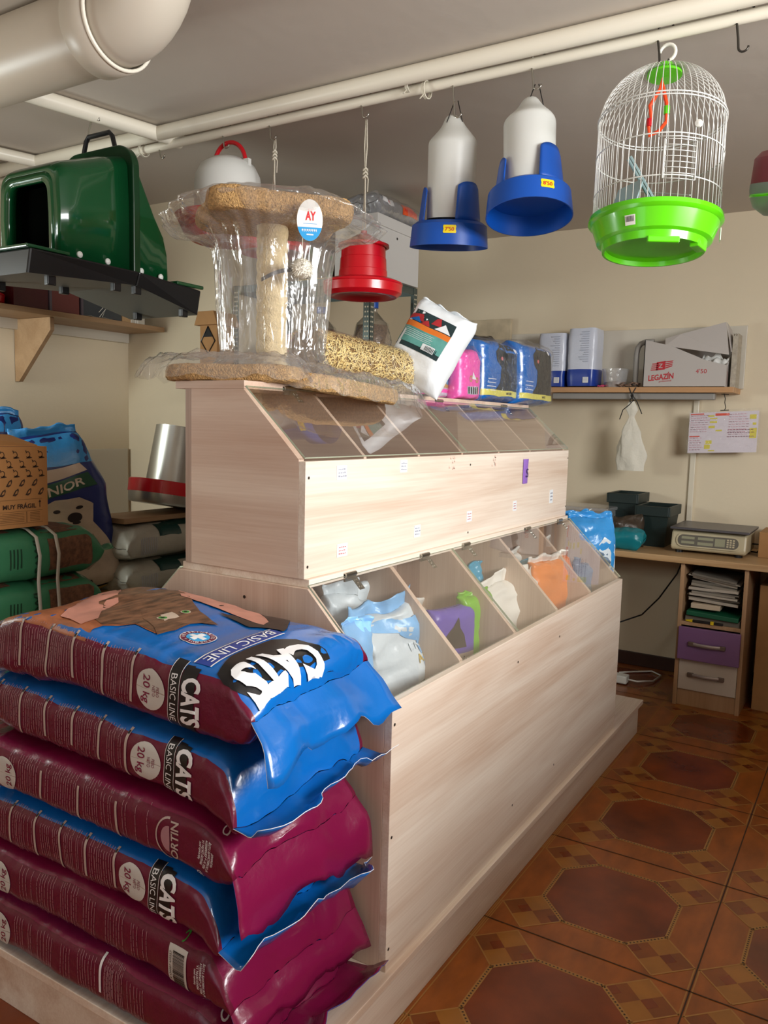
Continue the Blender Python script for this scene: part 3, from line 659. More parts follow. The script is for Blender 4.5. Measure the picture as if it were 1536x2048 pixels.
# ------------------------------------------------------------------ green litter house hanging from the white pipe
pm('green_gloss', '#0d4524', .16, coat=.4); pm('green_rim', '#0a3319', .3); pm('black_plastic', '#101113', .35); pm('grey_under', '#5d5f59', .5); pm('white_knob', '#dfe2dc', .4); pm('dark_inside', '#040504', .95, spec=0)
nt_ = thing('litter_house', 'large green hooded litter house with black tray hanging by its handle', 'pet house', (.62, 1.64, 1.8))
NY0, NY1 = 1.475, 1.815
def section(X, y0, y1, zb, zt, r, top=.965, n=12):
    """rounded trapezoid cross-section, open at the bottom"""
    c = (y0+y1)/2; h = (y1-y0)/2; pts = [(X, y0, zb)]; zs = zb+(zt-zb)*.55
    pts.append((X, y0, zs))
    yt0 = c-h*top
    for k in range(n+1):
        a = PI*.5*k/n; pts.append((X, yt0+r-r*math.cos(a), zt-r+r*math.sin(a)))
    for k in range(n+1):
        a = PI*.5*k/n; pts.append((X, 2*c-yt0-r+r*math.sin(a), zt-r+r*math.cos(a)))
    pts += [(X, y1, zs), (X, y1, zb)]; return [Vector(p) for p in pts]
def loft(secs, mb, mi=0):
    n = len(secs[0]); mb.add([p for s in secs for p in s], [(i*n+k, i*n+k+1, (i+1)*n+k+1, (i+1)*n+k) for i in range(len(secs)-1) for k in range(n-1)], mi)
S0 = [section(.335, NY0+.03, NY1-.03, 1.81, 2.085, .05), section(.345, NY0+.012, NY1-.012, 1.81, 2.105, .05), section(.37, NY0+.002, NY1-.002, 1.81, 2.122, .055), section(.42, NY0, NY1, 1.81, 2.14, .06), section(.52, NY0, NY1, 1.81, 2.178, .06), section(.61, NY0, NY1, 1.81, 2.205, .055)]
mb = MB(); loft(S0, mb)
# front wall around the opening
out = S0[0]; cy = (NY0+NY1)/2; inn = [Vector((.335, cy+(p.y-cy)*.80, 1.825 if p.z < 1.82 else 1.825+(p.z-1.825)*.90)) for p in out]
n = len(out); mb.add(out+inn, [(k, k+1, n+k+1, n+k) for k in range(n-1)]+[(n-1, 0, n, 2*n-1)], 0)
inn2 = [Vector((.36, p.y, p.z)) for p in inn]; mb.add(inn+inn2, [(k, k+1, n+k+1, n+k) for k in range(n-1)], 0)
mb.build('front_hood', 'green_gloss', nt_, smooth='auto', solid=.003)
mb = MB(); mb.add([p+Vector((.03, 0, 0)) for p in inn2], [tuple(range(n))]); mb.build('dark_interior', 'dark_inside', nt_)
mb = MB(); loft([section(.64, NY0, NY1, 1.81, 2.205, .055), section(.66, NY0+.003, NY1-.003, 1.81, 2.19, .05), section(.755, NY0+.01, NY1-.01, 1.81, 2.05, .03, .85), section(.795, NY0+.015, NY1-.015, 1.81, 1.975, .02, .9), section(.80, NY0+.015, NY1-.015, 1.81, 1.81+.02, .005, .9)], mb)
mb.build('rear_hood', 'green_gloss', nt_, smooth='auto', solid=.003)
rim = section(.612, NY0-.022, NY1+.022, 1.80, 2.245, .085, .985)
mb = MB(); mb.prism(rim, (.030, 0, 0)); mb.build('seam_rim', 'green_rim', nt_, bevel=.004)
mb = MB(); hp = [(.627, 1.755, 2.225), (.627, 1.728, 2.245), (.627, 1.715, 2.285), (.627, 1.70, 2.30), (.627, 1.59, 2.30), (.627, 1.575, 2.285), (.627, 1.562, 2.245), (.627, 1.535, 2.225)]
mb.tube(hp, .0085, 10); mb.build('handle', 'black_plastic', nt_, smooth='auto')
# tray: two shallow halves meeting under the rim
mb = MB()
def trayseg(x0, zt0, zb0, x1, zt1, zb1):
    ya, yb_ = NY0-.035, NY1+.035; i = .018
    A = [Vector((x0, ya, zt0)), Vector((x0, yb_, zt0)), Vector((x0, yb_-i, zb0)), Vector((x0, ya+i, zb0))]; B = [Vector((x1, ya, zt1)), Vector((x1, yb_, zt1)), Vector((x1, yb_-i, zb1)), Vector((x1, ya+i, zb1))]
    mb.add(A+B, [(0, 3, 7, 4), (1, 5, 6, 2), (0, 4, 5, 1), (0, 1, 2, 3), (4, 7, 6, 5)], 0); mb.add(A+B, [(2, 6, 7, 3)], 1)
trayseg(.20, 1.812, 1.738, .625, 1.81, 1.765); trayseg(.625, 1.81, 1.765, .925, 1.79, 1.70)
mb.build('tray', ['black_plastic', 'grey_under'], nt_, bevel=.006)
mb = MB(); mb.box(.80, .935, NY0-.038, NY1+.038, 1.795, 1.808); mb.build('tray_rim', 'green_gloss', nt_, bevel=.003)
mb = MB(); mb.box(.185, .34, NY0-.038, NY1+.038, 1.812, 1.822); mb.build('tray_rim', 'green_gloss', nt_, bevel=.003)
for (x, y, z) in [(.30, NY0, 1.742), (.55, NY0-.01, 1.76), (.64, NY0-.01, 1.762), (.87, NY0-.005, 1.713), (.52, 1.70, 1.76), (.87, 1.72, 1.713), (.30, 1.74, 1.742)]:
    mb = MB(); mb.box(x-.016, x+.016, y+.0, y+.02, z-.026, z+.004); mb.build('foot', 'black_plastic', nt_, bevel=.003)
for (px_, py_) in [(160, 509), (216, 523), (283, 542), (322, 554)]:
    p = pY(px_, py_, NY0-.004); mb = MB(); mb.lathe([(.0001, .006), (.006, .005), (.0105, .001), (.0105, -.004)], 16, T=Matrix.Translation(p) @ Matrix.Rotation(PI/2, 4, 'X')); mb.build('white_fastener', 'white_knob', nt_, smooth='auto')
mb = MB(); c = pZ(190, 235, 2.37); hook(mb, (c.x, c.y, ZC-.05), (.627, 1.69, 2.295)); 
tag(mb.build('metal_hook', 'steel', smooth=True), 'metal hook on the white pipe holding the green litter house', 'hook', HG)

# ------------------------------------------------------------------ poultry feeders and drinkers
pm('red_plastic', '#c20a1c', .28, coat=.2); pm('milk_plastic', '#d6d7d2', .38, sub=.15); pm('blue_plastic', '#0c4fae', .38); pm('yellow_tag', '#f2d60c', .5); pm('tag_ink', '#c9301c', .5); pm('white_tag', '#eceae4', .5)
DX = PXX+.03
t_ = thing('poultry_drinker', 'white bell drinker with red handle and red saucer behind the cat tree', 'poultry drinker', (DX, 1.33, 1.97))
c = (DX, 1.33, 0)
mb = MB(); mb.lathe([(.122, 2.04), (.122, 2.17), (.118, 2.20), (.10, 2.235), (.06, 2.26), (.0001, 2.265)], 40, c=c); mb.box(DX-.008, DX+.008, 1.36, 1.385, 2.235, 2.275); mb.box(DX-.008, DX+.008, 1.225, 1.25, 2.20, 2.25); mb.build('bell', 'milk_plastic', t_, smooth='auto')
mb = MB(); mb.tube([(DX, 1.395-.0-.15*(1-math.cos(PI*k/14))/2-.0, 2.255+.075*math.sin(PI*k/14)-.02*k/14) for k in range(15)], .008, 10); mb.build('handle', 'red_plastic', t_, smooth=True)
mb = MB(); mb.lathe([(.0001, 1.975), (.135, 1.965), (.16, 1.985), (.188, 2.045), (.193, 2.05), (.186, 2.052), (.155, 1.995), (.12, 1.985), (.0001, 1.99)], 48, c=c); s_ = mb.build('saucer', 'red_plastic', t_, smooth='auto')
mb = MB(); Rr = .185
def tagf(cx, cy, r, z, ang): return lambda a, b: Vector((cx+(r+b*.25)*math.cos(ang+a/r), cy+(r+b*.25)*math.sin(ang+a/r), z+b))
fn = tagf(c[0], c[1], .186, 2.015, math.radians(226)); decal(mb, rect2(-.026, .026, -.014, .016), fn, 0, .01); fn = tagf(c[0], c[1], .1875, 2.015, math.radians(226)); decal(mb, text2d("7'50", .012, .0), fn, 1, .01)
mb.build('price_tag', ['white_tag', 'tag_ink'], t_)
def red_feeder(y, ztop, label, r=.077, pan=.135, h=.125, X=DX, cord=True, group='red hopper feeders hanging from the ceiling'):
    t_ = thing('poultry_feeder', label, 'poultry feeder', (X, y, ztop-.21), 0, group); c = (X, y, 0)
    mb = MB(); mb.lathe([(.0001, ztop), (.010, ztop), (.010, ztop-.008), (r*.95, ztop-.042), (r+.008, ztop-.046), (r+.009, ztop-.054), (r, ztop-.056)], 40, c=c); mb.build('lid', 'red_plastic', t_, smooth='auto')
    mb = MB(); mb.lathe([(r-.003, ztop-.05), (r-.002, ztop-.09), (r, ztop-.092), (r+.002, ztop-.13), (r+.004, ztop-.132), (r+.006, ztop-.05-h)], 40, c=c); mb.build('hopper', 'red_plastic', t_, smooth='auto')
    z = ztop-.05-h
    mb = MB(); mb.lathe([(r+.004, z+.012), (pan-.02, z+.012), (pan-.002, z+.004), (pan, z-.002), (pan-.002, z-.004), (pan-.004, z-.03), (pan-.02, z-.042), (r+.02, z-.042), (r, z-.03), (.0001, z-.026)], 48, c=c); mb.build('pan', 'red_plastic', t_, smooth='auto')
    return t_
red_feeder(.722, 1.945, 'red hopper feeder hanging on a knotted white cord before the white box')
red_feeder(1.115, 2.12, 'red hopper feeder mostly hidden behind the plastic-wrapped cat tree')
def cord(p, q, label, knot):
    mb = MB(); p = Vector(p); q = Vector(q); k = p.lerp(q, knot)
    for s_ in (-1, 1): mb.tube([p+Vector((0, s_*.002, 0)), p.lerp(k, .5)+Vector((0, s_*.005, 0)), k, k.lerp(q, .5)+Vector((.003*s_, s_*.004, 0)), q+Vector((0, s_*.006, 0))], .0022, 6)
    for d in (-.012, 0, .012): mb.tube([k+Vector((.007*math.cos(a), .007*math.sin(a), d+.004*math.sin(2*a))) for a in [i*PI/4 for i in range(8)]], .0035, 6, closed=True)
    mb.tube([k, k+Vector((0, -.012, -.02)), k+Vector((0, -.010, -.06))], .002, 6)
    tag(mb.build('knotted_cord', 'rope_white', smooth=True), label, 'cord')
p = pX(732, 205, DX); cord((DX, .722, 2.30), (DX, .722, 1.945), 'long white knotted cord holding the red feeder', .48)
cord((DX, 1.108, 2.30), (DX, 1.112, 2.11), 'short white knotted cord above the cat tree platform', .3)
VR_ = Vector((.523, -.852, 0))
def blue_drinker(y, zb, ztip, label, price, tilt, nose, tabs, pan=.125, yc=None):
    t_ = thing('tube_drinker', label, 'poultry drinker', (DX, y, zb), 0, 'blue and white tube drinkers')
    M = Matrix.Translation((DX, y, ztip)) @ tilt
    H = ztip-zb
    mb = MB(); n = 40; r = .076
    def f(u, v):
        # v 0 bottom .. 1 tip
        a = 2*PI*u
        if v < .62: k = v/.62; rr = r*(.97+.03*k); z = -H+.085+(H-.085-.085)*k; ox = 0
        else:
            k = (v-.62)/.38; PRF = [(1, -.085), (.98, -.078), (.88, -.066), (.72, -.053), (.57, -.040), (.46, -.028), (.37, -.016), (.26, -.006), (.13, -.001), (.002, 0)]
            q = k*(len(PRF)-1); i = min(len(PRF)-2, int(q)); fr = q-i; rr = r*(PRF[i][0]*(1-fr)+PRF[i+1][0]*fr); z = PRF[i][1]*(1-fr)+PRF[i+1][1]*fr
        x = rr*math.cos(a); yy = rr*math.sin(a)
        if v >= .62 and k > 0: x *= 1-.35*min(1, k*1.5)
        # flat front facet and notch
        if nose and v > .62: yy += -.006*math.sin(k*PI)
        return M @ Vector((x, yy+(.012*nose*min(1, max(0, (v-.62)/.38))), z))
    mb.grid(f, n, 34, 0, closeu=True)
    mb.build('bottle', 'milk_plastic', t_, smooth=True)
    mb = MB(); zt = -H+.075
    mb.lathe([(.04, zt), (pan-.02, zt), (pan-.006, zt-.01), (pan, -H), (pan-.003, -H), (pan-.010, zt-.016), (.04, zt-.006), (.0001, zt-.006)], 48, T=M)
    mb.build('base', 'blue_plastic', t_, smooth='auto')
    for (a0, a1, h) in tabs:
        mb = MB(); a0 = math.radians(a0); a1 = math.radians(a1)
        for rr in (0, 1):
            pass
        g = []
        def ft(u, v):
            ins = .16*v; a = a0+(a1-a0)*(ins/2+u*(1-ins)); rr = .098-.012*v; return M @ Vector((rr*math.cos(a), rr*math.sin(a), zt-.004+h*v-(.012*(abs(u-.5)*2)**3 if v > .9 else 0)))
        mb.grid(ft, 12, 8); mb.build('upright_tab', 'blue_plastic', t_, smooth=True, solid=.004)
    mb = MB(); ang = math.radians(price[1])
    def tf(r0): return lambda a, b: M @ Vector(((pan-.004-(b)*.08+r0)*math.cos(ang+a/pan), (pan-.004-b*.08+r0)*math.sin(ang+a/pan), -H+price[2]+b))
    decal(mb, poly2([(-.021, -.008), (-.019, -.012), (.019, -.012), (.021, -.008), (.019, 0), (.021, .008), (.019, .012), (-.019, .012), (-.021, .008), (-.019, 0)]), tf(.001), 0, .008)
    decal(mb, text2d(price[0], .011, .012, .028), tf(.0022), 1, .006)
    mb.build('price_tag', ['yellow_tag', 'tag_ink'], t_)
    return t_
blue_drinker(.398, 1.868, 2.262, 'tube drinker with blue base hanging level, left of the tilted one', ("7'50", 208, .045), Matrix.Rotation(math.radians(7), 4, VR_), 1, [(122, 152, .105), (217, 283, .118), (-10, 30, .10)])
blue_drinker(.150, 1.90, 2.268, 'tilted tube drinker showing the hollow of its blue base, nearer the cage', ("8'50", 226, .042), Matrix.Rotation(math.radians(-12), 4, VR_), 0, [(122, 155, .09), (217, 286, .115), (-10, 30, .10)])
for (y, z0, z1_, lab) in [(.39, 2.300, 2.235, 'black wire loop through the tip of the level tube drinker'), (.128, 2.30, 2.235, 'black wire loop through the tip of the tilted tube drinker')]:
    mb = MB(); mb.tube([(DX-.003, y+.006, z0), (DX-.02, y+.022, z1_), (DX-.0, y+.0, z1_-.012), (DX, y-.022, z1_), (DX, y-.004, z0)], .0016, 6); tag(mb.build('wire_loop', 'black_wire', smooth=True), lab, 'wire')

# ------------------------------------------------------------------ birdcage
pm('cage_wire', '#dfdfda', .3, .2); pm('lime_plastic', '#5fcf12', .22, coat=.3); pm('orange_plastic', '#ee4b1c', .35); pm('mirror_blue', '#8fa7a9', .25); pm('white_plastic', '#e6e6df', .35)
CY = -.234; CXc = DX; cz = 1.856
cg = thing('birdcage', 'round white wire birdcage with a lime green tray hanging from a hook', 'birdcage', (CXc, CY, 1.78))
tl = Matrix.Translation((CXc, CY, 2.27)) @ Matrix.Rotation(math.radians(-5), 4, VR_) @ Matrix.Rotation(math.radians(2), 4, Vector((.852, .523, 0))) @ Matrix.Translation((0, 0, -2.27))
RC = .163
def W(x, y, z): return tl @ Vector((x, y, z))
mb = MB(); N = 56
for k in range(N):
    a = 2*PI*k/N; pts = [W(RC*math.cos(a), RC*math.sin(a), z) for z in (cz, 2.12)]
    for q in range(1, 9):
        b = q/8*PI/2*.93; pts.append(W((.02+(RC-.02)*math.cos(b))*math.cos(a), (.02+(RC-.02)*math.cos(b))*math.sin(a), 2.12+.145*math.sin(b)))
    mb.tube(pts, .0012, 5)
mb.build('wire_bars', 'cage_wire', cg, smooth=True)
for z, rr in ((1.925, RC+.001), (2.03, RC+.001), (2.125, RC+.002), (2.133, RC+.002)):
    mb = MB(); mb.tube([W(rr*math.cos(2*PI*k/60), rr*math.sin(2*PI*k/60), z) for k in range(60)], .0018, 6, closed=True); mb.build('wire_ring', 'cage_wire', cg, smooth=True)
mb = MB(); mb.lathe([(RC-.004, cz+.012), (RC+.010, cz+.012), (RC+.012, cz), (RC+.006, cz-.006), (RC+.002, cz-.008), (RC-.014, cz-.052), (RC-.020, cz-.055), (RC-.026, cz-.057), (RC-.030, cz-.076), (RC-.036, cz-.076), (RC-.040, cz-.064), (.0001, cz-.064)], 64, T=tl); mb.build('tray', 'lime_plastic', cg, smooth='auto')
ang = math.radians(205)
mb = MB(); T_ = tl @ Matrix.Rotation(ang, 4, 'Z'); mb.box(RC-.045, RC-.030, -.04, .04, cz-.088, cz-.072, T=T_); mb.build('tray_clip', 'lime_plastic', cg, bevel=.003)
mb = MB(); mb.box(RC-.055, RC-.030, -.03, .03, cz-.084, cz-.062, T=tl @ Matrix.Rotation(math.radians(262), 4, 'Z')); mb.build('tray_clip', 'lime_plastic', cg, bevel=.003)
mb = MB(); mb.lathe([(.0001, 2.285), (.022, 2.282), (.03, 2.262), (.045, 2.258), (.045, 2.252), (.0001, 2.25)], 28, T=tl); mb.build('cap', 'lime_plastic', cg, smooth='auto')
mb = MB(); mb.tube([(CXc, CY, 2.272)]+[(CXc, CY-.004+.021*math.cos(a), 2.312+.021*math.sin(a)) for a in [-PI/2-PI*1.45*k/14 for k in range(15)]], .005, 8); mb.build('hook_handle', 'wire_white', cg, smooth=True)
# perch swing of orange links
mb = MB(); o = lambda y, z: W(-.02, y, z)
hexp = [(0, 2.235), (.004, 2.21), (.028, 2.17), (.022, 2.135), (.028, 2.115), (.024, 2.09), (0, 2.098), (-.018, 2.12), (-.016, 2.165), (-.004, 2.21)]
mb.tube([o(y, z) for y, z in hexp], .005, 8, closed=True); mb.build('swing', 'orange_plastic', cg, smooth='auto')
mb = MB(); mb.lathe([(.0001, -.011), (.008, -.01), (.008, .01), (.0001, .011)], 10, T=Matrix.Translation(o(.026, 2.125))); mb.build('red_bead', 'red_plastic', cg, smooth='auto', label='red bead')
mb = MB(); mb.lathe([(.0001, -.011), (.008, -.01), (.008, .01), (.0001, .011)], 10, T=Matrix.Translation(o(-.017, 2.15))); mb.build('green_bead', 'lime_plastic', cg, smooth='auto', label='green bead')
# door grille with bars, ladder and blue-grey panel
mb = MB(); da = math.radians(212)
def D(u, z, r_=RC+.004): a = da+u/RC; return W(r_*math.cos(a), r_*math.sin(a), z)
for z in [1.915+.014*k for k in range(8)]: mb.tube([D(u, z) for u in (-.04, -.02, 0, .02, .04)], .0011, 5)
for u in (-.04, .04): mb.tube([D(u, 1.915), D(u, 2.013)], .0022, 6)
mb.tube([D(u, 2.02) for u in (-.055, 0, .055)], .0016, 5)
mb.build('door', 'cage_wire', cg, smooth=True)
mb = MB(); mb.box(-.05, .05, -.002, .002, 0, .10, T=tl @ Matrix.Translation((-.07, .075, cz+.005)) @ Matrix.Rotation(math.radians(55), 4, 'Z') @ Matrix.Rotation(math.radians(18), 4, 'X')); mb.build('mirror_panel', 'mirror_blue', cg)
mb = MB(); mb.tube([W(-.08, .06, 2.01), W(-.04, -.0, 1.90)], .004, 6); mb.tube([W(-.095, .05, 2.01), W(-.055, -.01, 1.90)], .004, 6); mb.build('ladder', 'mirror_blue', cg)
mb = MB(); mb.tube([W(.09, .09, 1.99), W(-.06, -.10, 1.90)], .0015, 6); mb.build('perch', 'cage_wire', cg)
mb = MB(); mb.lathe([(.0001, .006), (.009, .004), (.009, -.004), (.0001, -.006)], 14, T=Matrix.Translation(D(.04, 2.055, RC+.006)) @ Matrix.Rotation(PI/2, 4, 'Y')); mb.build('clip', 'white_plastic', cg, smooth='auto')
mb = MB(); fnb = lambda u, h, a=math.radians(172): W((RC-.004+h*.3)*math.cos(a+u/RC), (RC-.004+h*.3)*math.sin(a+u/RC), cz-.035+h)
decal(mb, rect2(-.014, .014, -.012, .012), fnb, 0, .01)
for k in range(7): decal(mb, rect2(-.011+k*.0032, -.0095+k*.0032, -.004, .009), lambda u, h: fnb(u, h)+(fnb(u, h)-W(0, 0, cz-.035+h))*.006, 1, 0)
mb.build('barcode_sticker', ['white_tag', 'black_print'], cg)
mb = MB(); mb.box(-.001, .001, -.012, .012, -.02, .012, T=tl @ Matrix.Rotation(math.radians(285), 4, 'Z') @ Matrix.Translation((RC+.004, 0, cz-.03))); mb.build('paper_label', 'white_tag', cg)

# round item cut by the right picture edge
pm('maroon_tin', '#7a1420', .35); pm('grey_plastic', '#7c8782', .35)
t_ = thing('round_pet_dish', 'maroon and grey round feeder with a green band, cut by the right edge', 'pet feeder', (DX, -.60, 1.86))
T_ = Matrix.Translation((DX, -.60, 1.95)) @ Matrix.Rotation(math.radians(12), 4, Vector((.4, -.9, 0)))
mb = MB(); mb.lathe([(.0001, .06), (.115, .055), (.128, .04), (.130, -.02)], 40, T=T_); mb.build('cover', 'maroon_tin', t_, smooth='auto')
mb = MB(); mb.lathe([(.131, -.02), (.131, -.035), (.129, -.045)], 40, T=T_); mb.build('band', 'grey_plastic', t_, smooth='auto')
mb = MB(); mb.lathe([(.130, -.045), (.1305, -.048), (.128, -.052)], 40, T=T_); mb.build('green_band', 'lime_plastic', t_, smooth='auto')
mb = MB(); mb.lathe([(.128, -.052), (.118, -.075), (.09, -.095), (.0001, -.10)], 40, T=T_); mb.build('bowl', 'grey_plastic', t_, smooth='auto')
mb = MB(); mb.tube([(DX, -.60, 2.005), (DX, -.60, 2.36)], .0015, 6); mb.build('hanging_wire', 'steel', t_)
# ------------------------------------------------------------------ on top of the counter
def frame(o, xd, yd, zd):
    xd, yd, zd = Vector(xd).normalized(), Vector(yd).normalized(), Vector(zd).normalized()
    return Matrix(((xd.x, yd.x, zd.x, o[0]), (xd.y, yd.y, zd.y, o[1]), (xd.z, yd.z, zd.z, o[2]), (0, 0, 0, 1)))
film('clear_wrap', tint=(.97, .97, .97), rough=.14, base=.03, edge=.6, bump=.65, bscale=22, milky=.07, zs=.28)
film('clear_film', tint=(.97, .97, .97), rough=.10, base=.02, edge=.3, bump=.7, bscale=40, milky=.012)
pm('carpet', '#c39a63', .95, bump=1, bscale=260, var=.35, vscale=160); pm('sisal', '#d3bd92', .85, bump=.5, bscale=220, var=.15, vscale=60)
pm('pompom', '#efe9da', .95, bump=.8, bscale=200); pm('logo_red', '#d8323a', .4); pm('logo_blue', '#2f9bd8', .4); pm('strap_dark', '#2a211d', .6)
VR = Vector((.523, -.852, 0)); VF = Vector((.852, .523, 0)); TC = Vector((.247, .533, 0))
ctree = thing('cat_tree', 'beige carpeted cat tree with sisal post wrapped in clear plastic', 'cat tree', (TC.x, TC.y, 1.394))
def pad(outline, z0, z1_, name, T=None, n=110):
    mb = MB(); h = (z1_-z0)/2; zc = (z0+z1_)/2
    prof = [(0, 1), (.55, 1), (.85, 1), (.96, .9), (1, .55), (1.01, 0), (1, -.55), (.96, -.9), (.85, -1), (0, -1)]
    def f(u, v):
        i = v*(len(prof)-1); k = min(len(prof)-2, int(i)); fr = i-k; s_ = prof[k][0]*(1-fr)+prof[k+1][0]*fr; zz = prof[k][1]*(1-fr)+prof[k+1][1]*fr
        a = 2*PI*u; x, y = outline(a); p = Vector((x*s_, y*s_, zc+zz*h)); p += mnoise.noise_vector(p*120)*.0022+mnoise.noise_vector(p*30)*.003
        return (T @ p) if T is not None else p
    mb.grid(f, n, 40, 0, closeu=True); return mb.build(name, 'carpet', ctree, smooth=True)
def bone(rx, ry, amp, k, ph=0):
    def f(a): r = 1+amp*math.cos(k*a+ph); x = math.cos(a); y = math.sin(a); return (rx*r*math.copysign(abs(x)**.7, x), ry*r*math.copysign(abs(y)**.7, y))
    return f
MT = frame((TC.x, TC.y, 0), VR, VF, (0, 0, 1))
pad(bone(.185, .16, .10, 4, PI), 1.788, 1.843, 'platform', MT @ Matrix.Rotation(.35, 4, 'Z'))
pad(bone(.17, .10, .05, 4, PI), 1.394, 1.434, 'base_pad', frame((.115, .525, 0), (-.35, .94, 0), (-.94, -.35, 0), (0, 0, 1)))
pad(bone(.20, .055, .06, 2), -.020, .022, 'base_pad', frame((.36, .375, 1.392), (.97, -.03, -.06), (.03, .95, .1), (.06, -.1, 1)))
mb = MB()
def sis(u, v): z = 1.434+.36*v; a = 2*PI*u; r = .037+.0028*abs(math.sin((z*95+a/2))); return Vector((TC.x+r*math.cos(a), TC.y+r*math.sin(a), z))
mb.grid(sis, 40, 260, 0, closeu=True); mb.build('sisal_post', 'sisal', ctree, smooth=True)
# toy ball on a dark elastic strap
pc = TC+VR*.085-VF*.09+Vector((0, 0, 1.672)); mb = MB(); rn = random.Random(2)
mb.lathe([(.024*math.sin(k*PI/10)+.0001, -.024*math.cos(k*PI/10)) for k in range(11)], 20, T=Matrix.Translation(pc))
for k in range(420):
    d = Vector((rn.gauss(0, 1), rn.gauss(0, 1), rn.gauss(0, 1))).normalized(); q = pc+d*.023; t = d.orthogonal().normalized()*.0012; mb.add([q+t, q-t, q+d*.009+Vector((0, 0, -.002))], [(0, 1, 2)])
mb.build('toy_ball', 'pompom', ctree)
mb = MB(); q0 = TC-VF*.10-VR*.012+Vector((0, 0, 1.642)); q1 = pc+VF*.01-VR*.02+Vector((0, 0, 0)); mb.grid(lambda u, v: q0.lerp(q1, u)+Vector((0, 0, .010*(v-.5)+.006*math.sin(u*PI))), 8, 2); mb.build('elastic_strap', 'strap_dark', ctree, solid=.001)
mb = MB(); mb.tube([pc, pc+Vector((0, 0, .14))], .001, 6); mb.build('toy_string', 'rope_white', ctree)
# plastic wrap
PR = [(0, 1.852), (.12, 1.854), (.19, 1.850), (.235, 1.825), (.212, 1.798), (.165, 1.77), (.142, 1.735), (.132, 1.68), (.128, 1.60), (.124, 1.53), (.120, 1.48), (.13, 1.455), (.15, 1.44)]
def wrap(u, v):
    i = v*(len(PR)-1); k = min(len(PR)-2, int(i)); fr = i-k; r = PR[k][0]*(1-fr)+PR[k+1][0]*fr; z = PR[k][1]*(1-fr)+PR[k+1][1]*fr; a = 2*PI*u
    top = max(0, min(1, (z-1.73)/.06)); ed = min(1, r/.2)
    r *= 1+ed*(.16*top*abs(math.cos(a))**3+.03*math.sin(9*a+2*mnoise.noise(Vector((0, 0, z*3))))*(1-top*.6)+.10*(1-top)*mnoise.noise(Vector((math.cos(a)*2.4, math.sin(a)*2.4, z*1.6))))
    r += .008*ed*abs(mnoise.noise(Vector((a*4.5, z*2.2, 5))))*4
    z += -.035*top*abs(math.cos(a))**6*ed+.006*mnoise.noise(Vector((a*3, r*14, 0)))+.0
    return MT @ Vector((r*math.cos(a), r*.82*math.sin(a), z))
mb = MB(); mb.grid(wrap, 150, 110, 0, closeu=True); mb.build('plastic_wrap', 'clear_wrap', ctree, smooth=True)
def basewrap(cx, cy, z, ex, ey, rx, ry, h, seed, dz=0):
    ex = Vector(ex).normalized(); ey = Vector(ey).normalized(); mb = MB()
    def f(u, v):
        a = 2*PI*u; s_ = v**.9; x = math.cos(a); y = math.sin(a)
        k = 1+.05*math.sin(5*a+seed)+.05*mnoise.noise(Vector((x*3, y*3, seed)))
        zz = h*(1-max(0, (s_-.72)/.28)**2*.95)+.014*mnoise.noise(Vector((x*s_*5, y*s_*5, seed+3)))+.009*abs(mnoise.noise(Vector((x*s_*14, y*s_*9, seed+8))))
        return Vector((cx, cy, z))+ex*(rx*k*s_*math.copysign(abs(x)**.75, x))+ey*(ry*k*s_*math.copysign(abs(y)**.75, y))+Vector((0, 0, zz))
    mb.grid(f, 110, 40, 0, closeu=True); return mb
basewrap(.10, .545, 1.397, (-.35, .94, 0), (-.94, -.35, 0), .22, .115, .058, 1).build('plastic_wrap', 'clear_wrap', ctree, smooth=True)
basewrap(.42, .372, 1.366, (.97, -.03, -.06), (.03, .95, .1), .285, .085, .062, 5).build('plastic_wrap', 'clear_wrap', ctree, smooth=True)
# round shop sticker on the wrap
so = TC+VR*.108-VF*.155+Vector((0, 0, 1.770)); sx = (VR+VF*.15).normalized(); sy = Vector((0, 0, 1)); sn = -VF
fs = lambda off: (lambda a, b: so+sx*a+sy*b+sn*off)
mb = MB(); decal(mb, disc2(0, 0, .030, .047, 32), fs(.0), 0, 0)
cap = [(.030*math.cos(a), .047*math.sin(a)) for a in [PI+.35+k*(PI-.7)/16 for k in range(17)]]; decal(mb, poly2(cap), fs(.0006), 1, 0)
decal(mb, text2d('AY', .020, .03, .024), fs(.0008), 2, 0, T=lambda a, b: (a+.002, b+.010))
decal(mb, text2d('........', .004, .0, .034), fs(.0012), 0, 0, T=lambda a, b: (a, b-.024)); decal(mb, rect2(-.015, .017, -.0085, -.0075), fs(.0006), 1, 0)
for k in range(9): decal(mb, rect2(-.018+k*.004, -.0155+k*.004, -.0245, -.0205), fs(.0012), 0, 0)
decal(mb, rect2(-.007, .009, -.034, -.031), fs(.0012), 0, 0)
mb.build('round_sticker', ['white_tag', 'logo_blue', 'logo_red'], ctree, label='round white and blue sticker with red letters')

